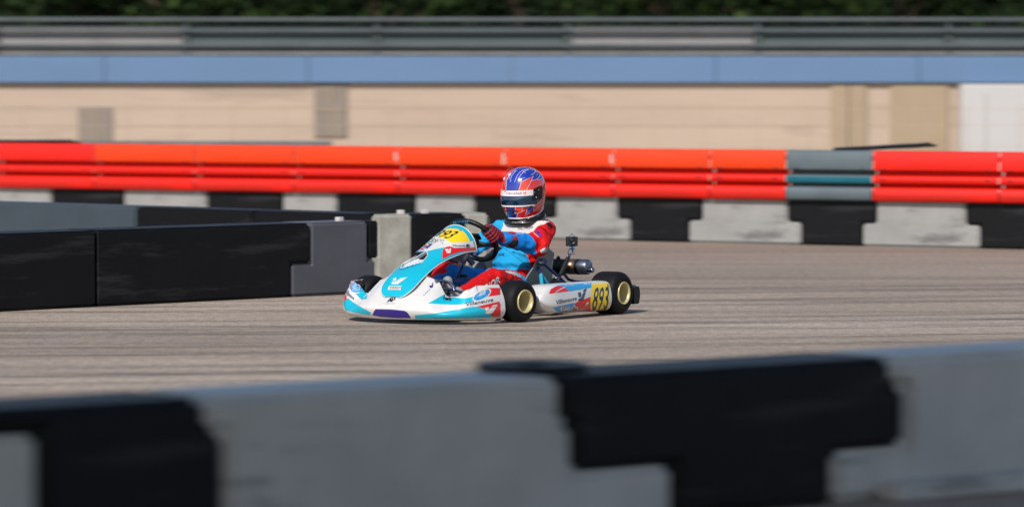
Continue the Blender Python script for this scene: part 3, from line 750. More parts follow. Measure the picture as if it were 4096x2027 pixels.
VIS = mat('tinted_visor', srgb(8, 44, 84), rough=.07, coat=1., spec=.9, metal=.55, var=.25, vscale=5, var2=srgb(6, 70, 96))
vi = band(-.080, -.012, -82, 82, .005, VIS, .003, 10); visor = vi.build('visor', helmet)
vs_ = band(-.018, .018, -70, 70, .0062, HW, .003)
vs_.text('racelab', [(322, 674), (630, 676), (630, 628), (322, 628)], NAVY, Z4, 0, .1); vs_.text('VI', [(645, 676), (708, 676), (708, 626), (645, 626)], RED, Z4, .03); vs_.decal([(262, 660), (300, 590), (330, 600), (275, 640)], RED, Z4, 4)
vs_.build('visor_strip', visor)
band(-.088, -.078, -76, 76, .0055, HW).build('visor_seal', helmet)
for s in (1, -1):
    pl = Part(); pl.shell([[HM @ hsurf(R(s * (68 + 30 * j / 10)), -.052 + .07 * i / 10 + .02 * j / 10 * (1 if i > 3 else .2), .0058) for j in range(11)] for i in range(11)], PLASTIC, -.003)
    for a, z in ((74, .0), (88, .012), (80, -.035)): pl.ball(HM @ hsurf(R(s * a), z, .008), .0055, STEEL, 10)
    pl.build('visor_hinge', helmet)
    lt = Part(); lt.box(HM @ hsurf(R(s * 66), -.092, .006), (.022, .018, .014), PLASTIC, .004); lt.box(HM @ hsurf(R(s * 56), -.093, .006), (.016, .012, .010), DARKST, .003); lt.build('visor_latch', helmet)
for az, z in ((-14, .118), (32, .085), (-40, .09)):
    p = Part(); c0 = HM @ hsurf(R(az), z, .001); nn = (c0 - HM @ Vector((0, 0, .02))).normalized()
    p.lathe(c0, nn, [(-.002, .011), (.003, .010), (.004, .004), (.001, 0)], HW, 16); p.build('air_vent', helmet)
chv = Part()
for k in range(5): chv.box(HM @ hsurf(R(-20 + 10 * k), -.112, .002), (.008, .018, .005), PLASTIC, .001, Euler((0, 0, R(-26 + 10 * k))))
chv.build('chin_vent', helmet)
# ---- neck support
nb = Part(); pts = []
for k in range(61):
    a = 2 * math.pi * k / 60; pts.append(Vector((.088 + .112 * math.cos(a), .122 * math.sin(a), .606 - .034 * math.cos(a) + .006 * math.cos(2 * a))))
nb.tube(pts, .020, CARBON, 14, False)
nb.tube([p * 1 + Vector((0, 0, .022)) for p in pts], .013, SUK, 10, False)
nb.line([Z4(745, 1150), Z4(800, 1110), Z4(930, 1060)], 7, HW); nb.line([Z4(430, 1220), Z4(520, 1225), Z4(700, 1180)], 3, HW)
nb.build('neck_brace', person)

# ---- gloves: palm, four fingers round the rim, thumb
GR = mat('red_glove_leather', srgb(150, 20, 40), rough=.6, var=.2, vscale=30, bump=.3, bscale=80); GK = mat('black_glove_palm', srgb(22, 18, 22), rough=.7, var=.2, vscale=30)
def glove(ang, wrist, sgn):
    T = (-E1 * math.sin(ang) + E2 * math.cos(ang)) * sgn      # along the rim, towards the thumb
    O_ = (E1 * math.cos(ang) + E2 * math.sin(ang)); C0 = rim_at(ang)
    pr = []
    lens = [1.0, 1.06, 1.0, .84]; 
    kn = []
    for i in range(4):
        o = T * (.034 - .0225 * i); r0 = .0120 - .0006 * i
        c = rim_at(ang + sgn * (.034 - .0225 * i) / WR)
        rad = .0165 + r0 + .001
        seq = [R(a) for a in (58, 8, -46, -100, -150)]     # 90 = driver side, 0 = outside, -90 = front, -180 = inside
        P_ = [c + (O_ * math.cos(a) + EN * math.sin(a)) * rad * (1.12 if q == 1 else 1.0) for q, a in enumerate(seq)]
        P_[0] = c + O_ * .018 + EN * (.040 + (.004 if i in (1, 2) else 0)); kn.append(P_[0])
        if i == 3: P_[-1] = P_[-2].lerp(P_[-1], .6)
        rr = [r0 * 1.18, r0 * 1.1, r0 * 1.05, r0 * .98, r0 * .86]
        for q in range(4): pr.append(('cap', P_[q], rr[q], P_[q + 1], rr[q + 1]))
    w = Vector(wrist); cent = (kn[1] + kn[2]) / 2
    for i in range(4):
        pr.append(('cap', kn[i], .0150, w + (kn[i] - cent) * .55, .021))
    pr.append(('cap', kn[0] - EN * .004, .014, kn[3] - EN * .004, .013))
    tb0 = w.lerp(kn[0], .45) + T * .012; t1 = C0 + T * .055 + EN * .030 - O_ * .012; t2 = C0 + T * .060 + EN * .006 - O_ * .026; t3 = C0 + T * .052 - EN * .014 - O_ * .026
    pr += [('cap', tb0, .019, t1, .0135), ('cap', t1, .0135, t2, .012), ('cap', t2, .012, t3, .0095)]
    el = J['el'] if sgn > 0 else J['rel']; d = (el - w).normalized()
    pr.append(('cap', w - d * .005, .041, w + d * .052, .054))
    v, n, f = remesh(pr, .003, 3, 'glove')
    p = Part(); p.v = v; p.f = f; p.sm = [True] * len(f)
    for q in f:
        c = v[q[0]]; r_ = c - C0; a = math.degrees(math.atan2(r_.dot(EN), r_.dot(O_))); far = (c - w).dot(d)
        blk = far > .015 and c.z < w.z - .008 or (r_.dot(O_) < -.006 and r_.dot(EN) < .03)
        fx = (r_.dot(T) + .0455) % .0225
        if r_.length < .075 and (fx < .0028 or fx > .0200) and r_.dot(EN) < .045: blk = True
        if r_.length < .06 and -38 < a < -24: blk = True
        p.m.append(p.mi(GK if blk else GR))
    p.build('glove', person)
glove(R(17), J['wr'], 1)
glove(R(205), J['rwr'], -1)
# ---- boots
BOOT = mat('grey_boot_suede', srgb(140, 142, 146), rough=.75, var=.15, vscale=30, bump=.2); SOLE = mat('boot_sole', srgb(30, 30, 32), rough=.7)
for k, (a, toe) in enumerate(((J['an'], Vector((1.265, .185, .255))), (J['ran'], Vector((1.17, -.085, .275))))):
    heel = a + Vector((.03, 0, -.065)); t = toe
    v, n, f = remesh([('cap', a + Vector((-.03, 0, .03)), .052, a, .050), ('cap', a, .048, heel, .036), ('cap', heel, .036, heel.lerp(t, .45) + Vector((.012, 0, 0)), .040), ('cap', heel.lerp(t, .45) + Vector((.012, 0, 0)), .040, t, .032), ('cap', a, .046, heel.lerp(t, .5), .040)], .005, 5, 'boot')
    p = Part(); p.v = v; p.f = f; p.sm = [True] * len(f); dd = (t - heel).normalized()
    for q in f:
        c = v[q[0]]; side = (c - heel) - dd * (c - heel).dot(dd)
        p.m.append(p.mi(SOLE if side.x > .031 and (c - heel).dot(dd) > -.03 else BOOT))
    p.build('boot', person)

# ------------------------------------------------------------------ action camera on its arm
c0 = loc((2287, 965), .32)
cam = Part(); face = Euler((0, 0, R(-33)))   # looks forward along the kart, towards the photographer
DCAM = mat('camera_black', srgb(20, 20, 22), rough=.4, var=.2, vscale=40)
cr = Euler((0, 0, R(33)))
cam.box(c0, (.034, .078, .062), DCAM, .007, cr, 3)
def cp(x, y, z): return c0 + cr.to_matrix() @ Vector((x, y, z))
cax = cr.to_matrix() @ Vector((1, 0, 0))
cam.text('HYPERLAP', [(2263, 978), (2263, 954), (2261, 954), (2261, 978)], HW)
acam = cam.build('action_camera', None, KM)
tag(acam, 'small black action camera on a metal arm behind the driver', 'camera')
ln = Part(); ln.lathe(cp(.017, .004, .006), cax, [(-.002, .024), (.010, .024), (.012, .021), (.008, .018), (.006, 0)], DARKST, 32); ln.lathe(cp(.017, .004, .006), cax, [(.0065, .0175), (.0095, .010), (.0105, 0)], gloss('lens_glass', 10, 12, 18, rough=.05), 24); ln.build('lens', acam)
hb = Part(); hb.tube([cp(0, -.02, .03), cp(0, -.004, .045), cp(0, .004, .045), cp(0, .02, .03)], .002, DARKST, 8); hb.ball(cp(0, 0, .046), .004, DARKST, 8); hb.build('safety_wire', acam)
mt = Part(); CB = gloss('anodised_blue', 40, 120, 190)
mt.box(cp(0, .002, -.042), (.022, .034, .022), DARKST, .004, cr); mt.lathe(cp(.011, -.008, -.042), cax, [(0, .007), (.006, .007), (.006, 0)], CB, 14); mt.lathe(cp(.011, .013, -.042), cax, [(0, .007), (.006, .007), (.006, 0)], CB, 14)
mt.tube([cp(0, .006, -.05), cp(0, .010, -.072)], .008, STEEL, 10); mt.box(cp(0, .002, -.078), (.018, .036, .010), STEEL, .003, cr)
kn_ = loc(R1(1751, 728), .31)
mt.tube([cp(0, -.010, -.080), kn_], .010, STEEL, 10); mt.lathe(kn_, cax, [(-.012, 0), (-.012, .014), (.014, .014), (.014, .008), (.010, .008), (.010, 0)], STEEL, 16)
mt.tube([cp(.006, -.016, -.05), cp(.008, -.024, -.07), cp(.006, -.022, -.098)], .0022, DARKST, 6)
lo = loc(R1(1690, 858), .305); lo2 = loc(R1(1668, 890), .31); lo3 = loc(R1(1612, 945), .315)
mt.tube([kn_, kn_.lerp(lo, .5), lo], [.014, .015, .013], DCAM, 12)
mt.tube([lo, lo2], .012, DCAM, 10); mt.lathe(lo2, cax, [(-.012, 0), (-.012, .013), (.014, .013), (.014, .007), (.010, .007), (.010, 0)], STEEL, 16)
mt.build('mount_arm', acam)
cl = Part(); cl.tube([lo2, lo2.lerp(lo3, .5), lo3], [.010, .012, .014], DARKST, 10)
for k in range(6): q = lo2.lerp(lo3, .2 + .13 * k); cl.lathe(q, lo3 - lo2, [(-.003, .016), (.003, .016)], DCAM, 12)
cl.tube([lo3 - Vector((0, 0, .018)), lo3 + Vector((0, 0, .018))], .012, DCAM, 10); cl.build('clamp', acam)
# ================================================================== THE SETTING
def ground_pt(px, py, z=0):
    r = ray(px, py); t = (z - CZ) / r.z; return CAM + r * t

# ---- track surface
gm = bpy.data.materials.new('worn_asphalt'); gm.use_nodes = True
nt = gm.node_tree; b = nt.nodes['Principled BSDF']; L = nt.links.new
tc = nt.nodes.new('ShaderNodeTexCoord')
def tex(scale, sc, detail=6, rough=.6, rot=0):
    mp = nt.nodes.new('ShaderNodeMapping'); mp.inputs['Scale'].default_value = sc; mp.inputs['Rotation'].default_value = (0, 0, rot)
    L(tc.outputs['Object'], mp.inputs['Vector'])
    t = nt.nodes.new('ShaderNodeTexNoise'); t.inputs['Scale'].default_value = scale; t.inputs['Detail'].default_value = detail; t.inputs['Roughness'].default_value = rough
    L(mp.outputs[0], t.inputs['Vector']); return t.outputs['Fac']
def ramp(fac, p0, c0, p1, c1):
    r = nt.nodes.new('ShaderNodeValToRGB'); r.color_ramp.elements[0].position = p0; r.color_ramp.elements[0].color = c0
    r.color_ramp.elements[1].position = p1; r.color_ramp.elements[1].color = c1; L(fac, r.inputs['Fac']); return r.outputs['Color']
def mix(a, b_, fac=1., mode='MULTIPLY'):
    m = nt.nodes.new('ShaderNodeMix'); m.data_type = 'RGBA'; m.blend_type = mode; m.inputs['Factor'].default_value = fac
    L(a, m.inputs[6]); L(b_, m.inputs[7]); return m.outputs[2]
g1 = (1, 1, 1, 1)
base = ramp(tex(.35, (1, 1, 1)), .35, (.425, .346, .276, 1), .65, (.495, .408, .330, 1))
grain = ramp(tex(55, (1, .5, 1), 3, .7), .36, (.74, .74, .76, 1), .64, (1.14, 1.13, 1.11, 1))
grain2 = ramp(tex(16, (1, .35, 1), 4, .7), .36, (.82, .82, .83, 1), .62, (1.08, 1.08, 1.07, 1))
rub = ramp(tex(1.0, (.09, 1.1, 1), 6, .66, R(-10)), .38, (.68, .66, .65, 1), .66, g1)
rub2 = ramp(tex(1.0, (.035, 2.6, 1), 4, .55, R(-7)), .35, (.74, .73, .73, 1), .50, g1)
rub3 = ramp(tex(1.0, (.06, .22, 1), 4, .55, R(-12)), .38, (.74, .72, .71, 1), .60, g1)
col = mix(mix(mix(mix(mix(base, grain), grain2), rub, .75), rub2, .8), rub3, .9)
L(col, b.inputs['Base Color']); b.inputs['Roughness'].default_value = .88; b.inputs['Specular IOR Level'].default_value = .25
bp = nt.nodes.new('ShaderNodeBump'); bp.inputs['Strength'].default_value = .35; bp.inputs['Distance'].default_value = .004
L(tex(90, (1, 1, 1), 3, .7), bp.inputs['Height']); L(bp.outputs[0], b.inputs['Normal'])
gp = Part(); gp.add([(-220, -60, 0), (220, -60, 0), (220, 400, 0), (-220, 400, 0)], [[0, 1, 2, 3]], gm, False)
tag(gp.build('track_ground'), kind='structure')

# ---- barrier blocks
BW = mat('white_barrier_plastic', srgb(150, 149, 147), rough=.5, var=.25, vscale=2.2, bump=.08, bscale=30, scuff=.55, sscale=2.2, sstr=(.8, 1, 3.5), slevel=.56)
BK = mat('black_barrier_plastic', srgb(11, 11, 15), spec=.22, rough=.5, var=.4, vscale=4, bump=.08, bscale=30, scuff=.6, scol=(.028, .027, .030, 1), sscale=2.5, sstr=(.5, 1, 4), slevel=.52)
BCON = mat('weathered_barrier_plastic', srgb(168, 164, 154), rough=.6, var=.4, vscale=6, bump=.15, bscale=30)
BF = mat('grey_foreground_plastic', srgb(182, 180, 176), rough=.42, spec=.5, var=.22, vscale=2.6, bump=.08, bscale=30, scuff=.5, sscale=2.4, sstr=(.6, 1, 3.5), slevel=.57)
PINM = mat('pale_pin', srgb(196, 190, 186), rough=.4)
def block(outline, P0, d, th, m, label, group, bev=.018, z0=.004):
    """outline in (distance along the wall, height); the block has thickness th behind the front face"""
    s0 = sum(p[0] for p in outline) / len(outline)
    d = Vector((d[0], d[1], 0)).normalized(); nback = Vector((-d.y, d.x, 0))
    if nback.y < 0: nback = -nback
    bm = bmesh.new()
    vs = [bm.verts.new((p[0] - s0, 0, max(p[1], z0))) for p in outline]; f = bm.faces.new(vs)
    bm.normal_update()
    if f.normal.y > 0: f.normal_flip()
    e = bmesh.ops.extrude_face_region(bm, geom=[f])
    for v in [g for g in e['geom'] if isinstance(g, bmesh.types.BMVert)]: v.co.y += th
    bmesh.ops.recalc_face_normals(bm, faces=bm.faces)
    bmesh.ops.bevel(bm, geom=list(bm.edges), offset=bev, segments=3, affect='EDGES', clamp_overlap=True)
    bm.verts.index_update()
    p = Part(); p.bm(bm, m, False)
    o = p.build('barrier_block')
    org = Vector((P0[0], P0[1], 0)) + d * s0
    o.matrix_world = Matrix((( d.x, nback.x, 0, org.x), (d.y, nback.y, 0, org.y), (0, 0, 1, 0), (0, 0, 0, 1)))
    tag(o, label, 'barrier block', group)
    return o
def along(px, P0, d):
    r = ray(px, 1013); det = r.x * -d[1] - r.y * -d[0]
    return (r.x * P0[1] - r.y * P0[0]) / det * 1.0 if abs(det) > 1e-9 else 0
def unit(a, b):
    v = Vector((b[0] - a[0], b[1] - a[1], 0)); return v.normalized()
def black_T(c, wu, ws, h, zs): return [(c - ws / 2, 0), (c + ws / 2, 0), (c + ws / 2, zs), (c + wu / 2, zs), (c + wu / 2, h), (c - wu / 2, h), (c - wu / 2, zs), (c - ws / 2, zs)]
G_ = .008
def white_between(c1, wu1, ws1, c2, wu2, ws2, h, zs):
    return [(c1 + ws1 / 2 + G_, 0), (c2 - ws2 / 2 - G_, 0), (c2 - ws2 / 2 - G_, zs - G_), (c2 - wu2 / 2 - G_, zs - G_), (c2 - wu2 / 2 - G_, h), (c1 + wu1 / 2 + G_, h), (c1 + wu1 / 2 + G_, zs - G_), (c1 + ws1 / 2 + G_, zs - G_)]

# far wall of blocks under the orange rail
BP0 = Vector((-5.25, 40., 0)); BD = unit((-5.25, 40.), (4.57, 34.8)); HB_, ZS = .50, .215
cs = [-2.2, -.55, 1.07, 2.94, 4.44, 5.97, 7.50, 9.25, 11.0, 12.7, 14.4]
blab = ['black T-shaped block at the far left end of the wall below the orange rail', None, 'short black block seen low at the left, below the red end of the rail', 'black block below the orange rail, third from the left of the far wall',
        'black block below the orange rail straight above the number panel of the kart', 'black T-shaped block right behind the driver’s helmet', 'black T-shaped block right of the driver with the action camera before it',
        'black T-shaped block below the grey rail section', 'black T-shaped block at the right edge of the photo under the red rail', None, None]
wlab = {1: 'white block cut by the left edge below the rail', 2: 'white block low at the left between two black blocks under the red rail', 3: 'white block left of the number panel above the dark double barrier', 4: 'white block left of the helmet, above the steering wheel',
        5: 'white block between the helmet and the next black block to its right', 6: 'wide white block left of the black block under the grey rail section', 7: 'white block right of the grey rail section under the red rail'}
GB = 'blocks of the far wall below the orange rail'
for i, c in enumerate(cs):
    lb = blab[i] or ['', 'black block at the left edge of the photo below the rail'][1 if i == 1 else 0] or 'black block of the far wall beyond the right edge of the photo'
    block(black_T(c, .87, .60, HB_, ZS), BP0, BD, .34, BK, lb, GB)
    if i + 1 < len(cs):
        block(white_between(c, .87, .60, cs[i + 1], .87, .60, HB_, ZS), BP0, BD, .34, BW, {0: 'white block at the far left end of the wall', 8: 'white block of the far wall beyond the right edge', 9: 'last white block of the far wall on the right'}.get(i, wlab.get(i, '')) , GB)

# orange rail hung on the front of the far wall
OR1 = mat('orange_rail_plastic', srgb(224, 58, 4), rough=.46, var=.22, vscale=2.2, stretch=(.35, 1, 1), coat=.05, spec=.3, scuff=.5, scol=(.22, .03, .012, 1), sscale=2.4, sstr=(.5, 1, 5), slevel=.55)
OR2 = mat('red_rail_plastic', srgb(222, 26, 10), rough=.46, var=.2, vscale=2.2, stretch=(.35, 1, 1), coat=.05, spec=.3, scuff=.5, scol=(.20, .02, .012, 1), sscale=2.4, sstr=(.5, 1, 5), slevel=.55)
GRL = mat('grey_rail_plastic', srgb(86, 98, 104), rough=.45, var=.2, vscale=3); TEAL = mat('teal_stripe', srgb(24, 104, 122), rough=.4, var=.15)
PROF = [(.0, .872), (.03, .868), (.040, .850), (.052, .705), (.048, .692), (-.05, .688), (-.055, .662), (-.045, .652), (.048, .646), (.064, .632), (.064, .588), (.050, .574), (-.05, .570), (-.055, .556), (-.048, .544), (.048, .538), (.064, .520), (.066, .440), (.05, .415), (.0, .410)]
def rail(s0, s1, m, label, stripe=False):
    t = bpy.data.objects.new('crash_rail', None); COL.objects.link(t); org = BP0 + BD * ((s0 + s1) / 2)
    n = Vector((-BD.y, BD.x, 0)); n = -n if n.y > 0 else n
    M = Matrix(((BD.x, -n.x, 0, org.x), (BD.y, -n.y, 0, org.y), (0, 0, 1, 0), (0, 0, 0, 1))); t.matrix_world = M
    tag(t, label, 'crash rail', 'crash rail sections along the far wall')
    hl = (s1 - s0) / 2 - .006; p = Part(); nseg = 10
    def wob(x, z): return .006 * noise.noise(Vector((x * 1.2 + s0 * 3, z * 4, 0)))
    rows = [[Vector((-hl + 2 * hl * k / nseg, -.012 - o - wob(-hl + 2 * hl * k / nseg, z), z)) for o, z in PROF] for k in range(nseg + 1)]
    p.shell(rows, m, .008)
    if m is OR1:
        k2 = p.mi(OR2)
        for fi, f in enumerate(p.f):
            if max(p.v[i].z for i in f) < .69: p.m[fi] = k2
    p.build('rail_panel', t)
    if stripe:
        q = Part()
        for za, zb, mm in ((.655, .572, TEAL), ):
            i0 = 6; rows2 = [[v + Vector((0, -.003, 0)) for v in r[9:13]] for r in rows]; q.shell(rows2, TEAL, -.003)
        q.build('teal_band', t)
    for sx in (-1, 1):
        bx = sx * (hl - .10)
        bq = Part(); bq.lathe((bx, -.012 - .058, .612), (0, -1, 0), [(0, .014), (.006, .014), (.009, .008), (.009, 0)], DARKST, 12); bq.build('bolt', t)
        bq = Part(); bq.lathe((bx, -.012 - .050, .70), (0, -1, 0), [(-.01, .012), (.004, .012), (.007, .008), (.007, 0)], DARKST, 12); bq.build('bolt', t)
    pin = Part(); pin.box((hl - .015, -.050, .76), (.020, .024, .11), PINM if round(s0, 2) in (3.55, 4.72, 5.9) else m, .006); pin.build('joint_pin', t)
    po = Part(); po.box((hl - .06, .36, .43), (.07, .05, .85), DARKST, .006); po.box((hl - .06, .18, .80), (.05, .40, .05), DARKST, .004); po.build('support_post', t)
bnd = [-3.6, -2.4, -1.2, 0., 1.2, 2.4, 3.55, 4.72, 5.9, 7.05, 8.05, 8.82, 9.68, 10.9, 12.1, 13.3]
rl = ['red plastic rail section out of frame on the left', 'red plastic rail section just outside the left edge', 'red plastic rail section at the left edge of the photo', 'red-orange rail section, second from the left edge', 'orange rail section above the short black block at left', 'orange rail section above the third black block from the left',
      'orange rail section above the left half of the dark double barrier end', 'orange rail section above the kart’s number panel', 'orange rail section directly behind the driver’s helmet', 'orange rail section just right of the helmet', 'orange rail section above the white block right of the driver',
      'short orange rail section left of the grey one', None, 'red-orange rail section just right of the grey one', 'red-orange rail section at the right edge of the photo', 'red-orange rail section beyond the right edge']
for i in range(len(bnd) - 1):
    if i == 11: rail(bnd[i], bnd[i + 1], GRL, 'grey rail section with a teal stripe set into the orange rail', True)
    else: rail(bnd[i], bnd[i + 1], OR2 if i in (0, 1, 2, 3, 12, 13, 14) else OR1, rl[i] if i < 11 else rl[i + 1])
# flat black covers lying on the rail
def cover(s0, s1, label, tilt):
    p = Part(); n = Vector((-BD.y, BD.x, 0)); n = n if n.y > 0 else -n
    a = BP0 + BD * s0 + n * .02; b_ = BP0 + BD * s1 + n * .02
    rows = []
    for k in range(9):
        q = a.lerp(b_, k / 8); z = .885 + tilt * k / 8
        rows.append([q + n * .30 * j / 4 + Vector((0, 0, z + .012 * math.sin(j * 1.3) + .006 * noise.noise(Vector((k, j, s0))))) for j in range(5)])
    p.shell(rows, PLASTIC, -.02); tag(p.build('rubber_cover'), label, 'rubber cover', 'black rubber covers on the rail')
cover(-1.2, .78, 'flat black rubber cover on top of the red rail at the left edge', .01)
cover(9.25, 10.15, 'tilted black rubber cover on top of the rail beside the grey section', .05)

# island of dark blocks left of the kart
AP0 = Vector((-3.33, 25.4, 0)); AD = unit((-3.33, 25.4), (-.97, 27.66)); HA = .512
GA = 'blocks of the dark island barrier'
block([(-2.6, 0), (-.9, 0), (-.9, HA), (-2.6, HA)], AP0, AD, .36, BK, 'long black block of the island barrier out of frame on the left', GA)
block([(-.89, 0), (.78, 0), (.78, HA - .002), (-.89, HA - .002)], AP0, AD, .36, BK, 'long black block of the near island barrier at the left edge of the photo', GA)
block([(.79, 0), (2.48, 0), (2.48, .235), (2.66, .235), (2.66, HA), (.79, HA)], AP0, AD, .36, BK, 'long black block of the near island barrier next to its pale end block', GA)
BG = mat('grey_barrier_plastic', srgb(84, 84, 92), spec=.25, rough=.45, var=.2, vscale=3)
o = block([(2.49, 0), (3.275, 0), (3.275, .24), (3.20, .24), (3.20, HA), (2.67, HA), (2.67, .23), (2.49, .23)], AP0, AD, .36, BG, 'lavender-grey block at the end of the near island barrier', GA)
def pin(o, x, y, z):
    p = Part(); p.box((x, y, z + .012), (.045, .045, .034), PINM, .006); p.build('connector_pin', o)
pin(o, .16, .16, HA)
block([(3.21, .25), (3.30, .25), (3.30, HA), (3.21, HA)], AP0, AD, .36, BK, 'narrow black end piece on the tip of the near island barrier', GA, .012)
JP0 = Vector((-4.17, 31.8, 0)); JD = unit((-4.17, 31.8), (-1., 29.0))
block([(-1.4, 0), (1.60, 0), (1.60, HA), (-1.4, HA)], JP0, JD, .36, mat('blue_grey_plastic', srgb(62, 72, 80), rough=.5, spec=.25, var=.15, vscale=3), 'grey block of the rear island barrier at the left edge, above the black one', GA)
block([(1.61, 0), (2.9, 0), (2.9, HA), (1.61, HA)], JP0, JD, .36, BK, 'black block of the rear island barrier next to the grey one', GA)
block([(2.91, 0), (4.20, 0), (4.20, HA), (2.91, HA)], JP0, JD, .36, BK, 'black block at the right tip of the rear island barrier', GA)
CP0 = Vector((-1.0, 28.95, 0)); CD = unit((-1.0, 28.95), (-.19, 29.35))
sC = lambda px: along(px, CP0, CD)
GC = 'weathered blocks behind the kart nose'
o = block([(.0, 0), (.42, 0), (.42, .12), (.285, .12), (.285, HA), (.0, HA)], CP0, CD, .36, BCON, 'weathered grey block behind the tip of the island barrier, left of the number panel', GC); pin(o, .0, .10, HA)
o = block([(.43, 0), (.60, 0), (.60, .12), (.725, .12), (.725, HA), (.295, HA), (.295, .13), (.43, .13)], CP0, CD, .36, BK, 'black block behind the steering wheel, between two weathered grey blocks', GC); pin(o, -.07, .12, HA)
block([(.61, 0), (.92, 0), (.92, HA), (.735, HA), (.735, .11), (.61, .11)], CP0, CD, .36, BCON, 'weathered grey block left of the driver’s shoulder', GC)

# near wall in the foreground
NP0 = Vector((-.92, 12.22, 0)); ND = unit((-.92, 12.22), (1.89, 14.38)); HN = .51
GN = 'big blocks of the nearest wall in the foreground'
block([(-2.4, 0), (-1.35, 0), (-1.35, .2), (-1.08, .2), (-1.08, HN), (-2.4, HN)], NP0, ND, .42, BF, 'grey block of the nearest wall beyond the left edge', GN, .03)
block([(-1.34, 0), (-.66, 0), (-.66, .43), (-1.07, .43), (-1.07, .19), (-1.34, .19)], NP0, ND, .42, BF, 'grey sliver of block in the bottom left corner of the photo', GN, .02)
block([(-.65, 0), (.02, 0), (.02, .395), (-.05, .395), (-.05, HN), (-1.07, HN), (-1.07, .44), (-.65, .44)], NP0, ND, .42, BK, 'black block of the nearest wall at the lower left of the photo', GN, .03)
block([(.03, 0), (1.86, 0), (1.86, .185), (1.42, .185), (1.42, .35), (1.37, .35), (1.37, HN), (-.04, HN), (-.04, .403), (.03, .403)], NP0, ND, .42, BF, 'wide grey block of the nearest wall at the bottom centre of the photo', GN, .03)
block([(1.87, 0), (2.60, 0), (2.60, .195), (2.95, .195), (2.95, .40), (2.88, .40), (2.88, HN), (1.38, HN), (1.38, .358), (1.43, .358), (1.43, .193), (1.87, .193)], NP0, ND, .42, BK, 'big black T-shaped block of the nearest wall at the lower right', GN, .035)
o = block([(2.61, 0), (5.2, 0), (5.2, HN), (2.89, HN), (2.89, .408), (2.96, .408), (2.96, .187), (2.61, .187)], NP0, ND, .42, BF, 'grey block of the nearest wall in the bottom right corner', GN, .03)
ft = Part(); ft.box((.35, -.05, .035), (1.9, .12, .07), BF, .02, None, 3); ft.build('foot_flange', o)
r0 = ray(2130, 1467); t = (.52 - CZ) / r0.z; dc = CAM + r0 * t
dk = Part(); dk.lathe((0, 0, 0), (0, 0, 1), [(0, 0), (0, .185), (.006, .196), (.018, .196), (.024, .188), (.024, .13), (.018, .12), (.018, .05), (.03, .045), (.03, 0)], PLASTIC, 48)
tag(dk.build('disc_cap', None, Matrix.Translation(Vector((dc.x, dc.y, HN + .001)))), 'flat round black disc lying on the near grey block', 'cap')

# added canopy, out of view, put here only to shade the nearest wall
cn = bpy.data.objects.new('added_shade_canopy', None); COL.objects.link(cn); cn.location = (-1.6, 6.9, 0); tag(cn, 'added grey flat-roofed shade canopy on four slender steel posts, out of view, shading the nearest wall', 'canopy')
q = Part(); q.box((0, 0, 5.0), (10.5, 7.4, .12), GRL, .02); q.box((0, -3.74, 4.93), (10.5, .06, .24), RAILM if 'RAILM' in globals() else GRL, .01); q.build('roof', cn)
for x in (-4.9, 4.9):
    for y in (-3.3, 3.3): q = Part(); q.tube([(x, y, 0), (x, y, 4.95)], .06, DARKST, 12); q.box((x, y, .01), (.24, .24, .02), DARKST, .004); q.build('post', cn)

# ---- beige boundary wall with blue coping, fence, railing and trees
WY = 48.
def wx(px, y=WY): return (px - 2048) * y / FPX
def wz(py, y=WY): return CZ - (py - YH) * y / FPX
BEI = mat('beige_render', srgb(181, 161, 144), rough=.8, var=.12, vscale=.6, stretch=(.35, 1, 2.5), bump=.1, bscale=20, scuff=.35, scol=(.20, .15, .11, 1), sscale=1.1, sstr=(.5, 1, 4), slevel=.55)
BEI2 = mat('darker_beige_panel', srgb(160, 141, 118), rough=.8, var=.12, vscale=.9)
PAT = mat('grey_brown_door_paint', srgb(134, 123, 112), rough=.7, var=.15, vscale=2)
COPE = mat('blue_coping_paint', srgb(92, 121, 156), rough=.55, var=.12, vscale=.5, stretch=(.4, 1, 1))
WHP = mat('white_wall_paint', srgb(184, 181, 180), rough=.7, var=.04, vscale=1)
CONC = mat('grey_concrete', srgb(140, 138, 136), rough=.85, var=.2, vscale=2)
RAILM = mat('galvanised_rail', srgb(84, 90, 94), rough=.6, metal=.2, var=.25, vscale=1.5)
MESHM = mat('grey_green_panel', srgb(84, 94, 94), rough=.7, var=.4, vscale=.5, stretch=(.5, 1, 3))
wall = bpy.data.objects.new('boundary_wall', None); COL.objects.link(wall); wall.location = (0, WY, 0)
tag(wall, 'long beige rendered wall with a blue band along its top', 'wall')
def wbox(name, x0, x1, y, z0, z1, th, m, par=None, bev=.006):
    p = Part(); p.box(((x0 + x1) / 2, y + th / 2 - (WY if par is wall else 0), (z0 + z1) / 2), (x1 - x0, th, z1 - z0), m, bev); return p.build(name, par)
zc0, zc1 = wz(333), wz(226)
p = Part(); p.box((0, .15, zc0 / 2), (40, .30, zc0), BEI, .0)
for zz in (wz(430), wz(505)): p.box((0, -.001, zz), (39.9, .005, .005), BEI2, 0)
p.build('wall_body', wall)
p = Part()
for k in range(-8, 8): p.box((k * 2.5 + 1.25, .13, (zc0 + zc1) / 2 + .002), (2.494, .44, zc1 - zc0 - .004), COPE, .012)
p.build('coping', wall)
for a, b_, z0, z1 in ((1258, 1388, wz(548), wz(334)), ):
    q = wbox('door', wx(a), wx(b_), WY - .03, z0, z1 - .004, .04, PAT, wall); r_ = Part(); mx = (wx(a) + wx(b_)) / 2
    r_.box((mx, -.034, (z0 + z1) / 2), (.02, .012, z1 - z0 - .02), BEI2, .002); r_.box((mx, -.034, wz(440)), (wx(b_) - wx(a) - .02, .010, .018), BEI2, .002); r_.build('frame', q)
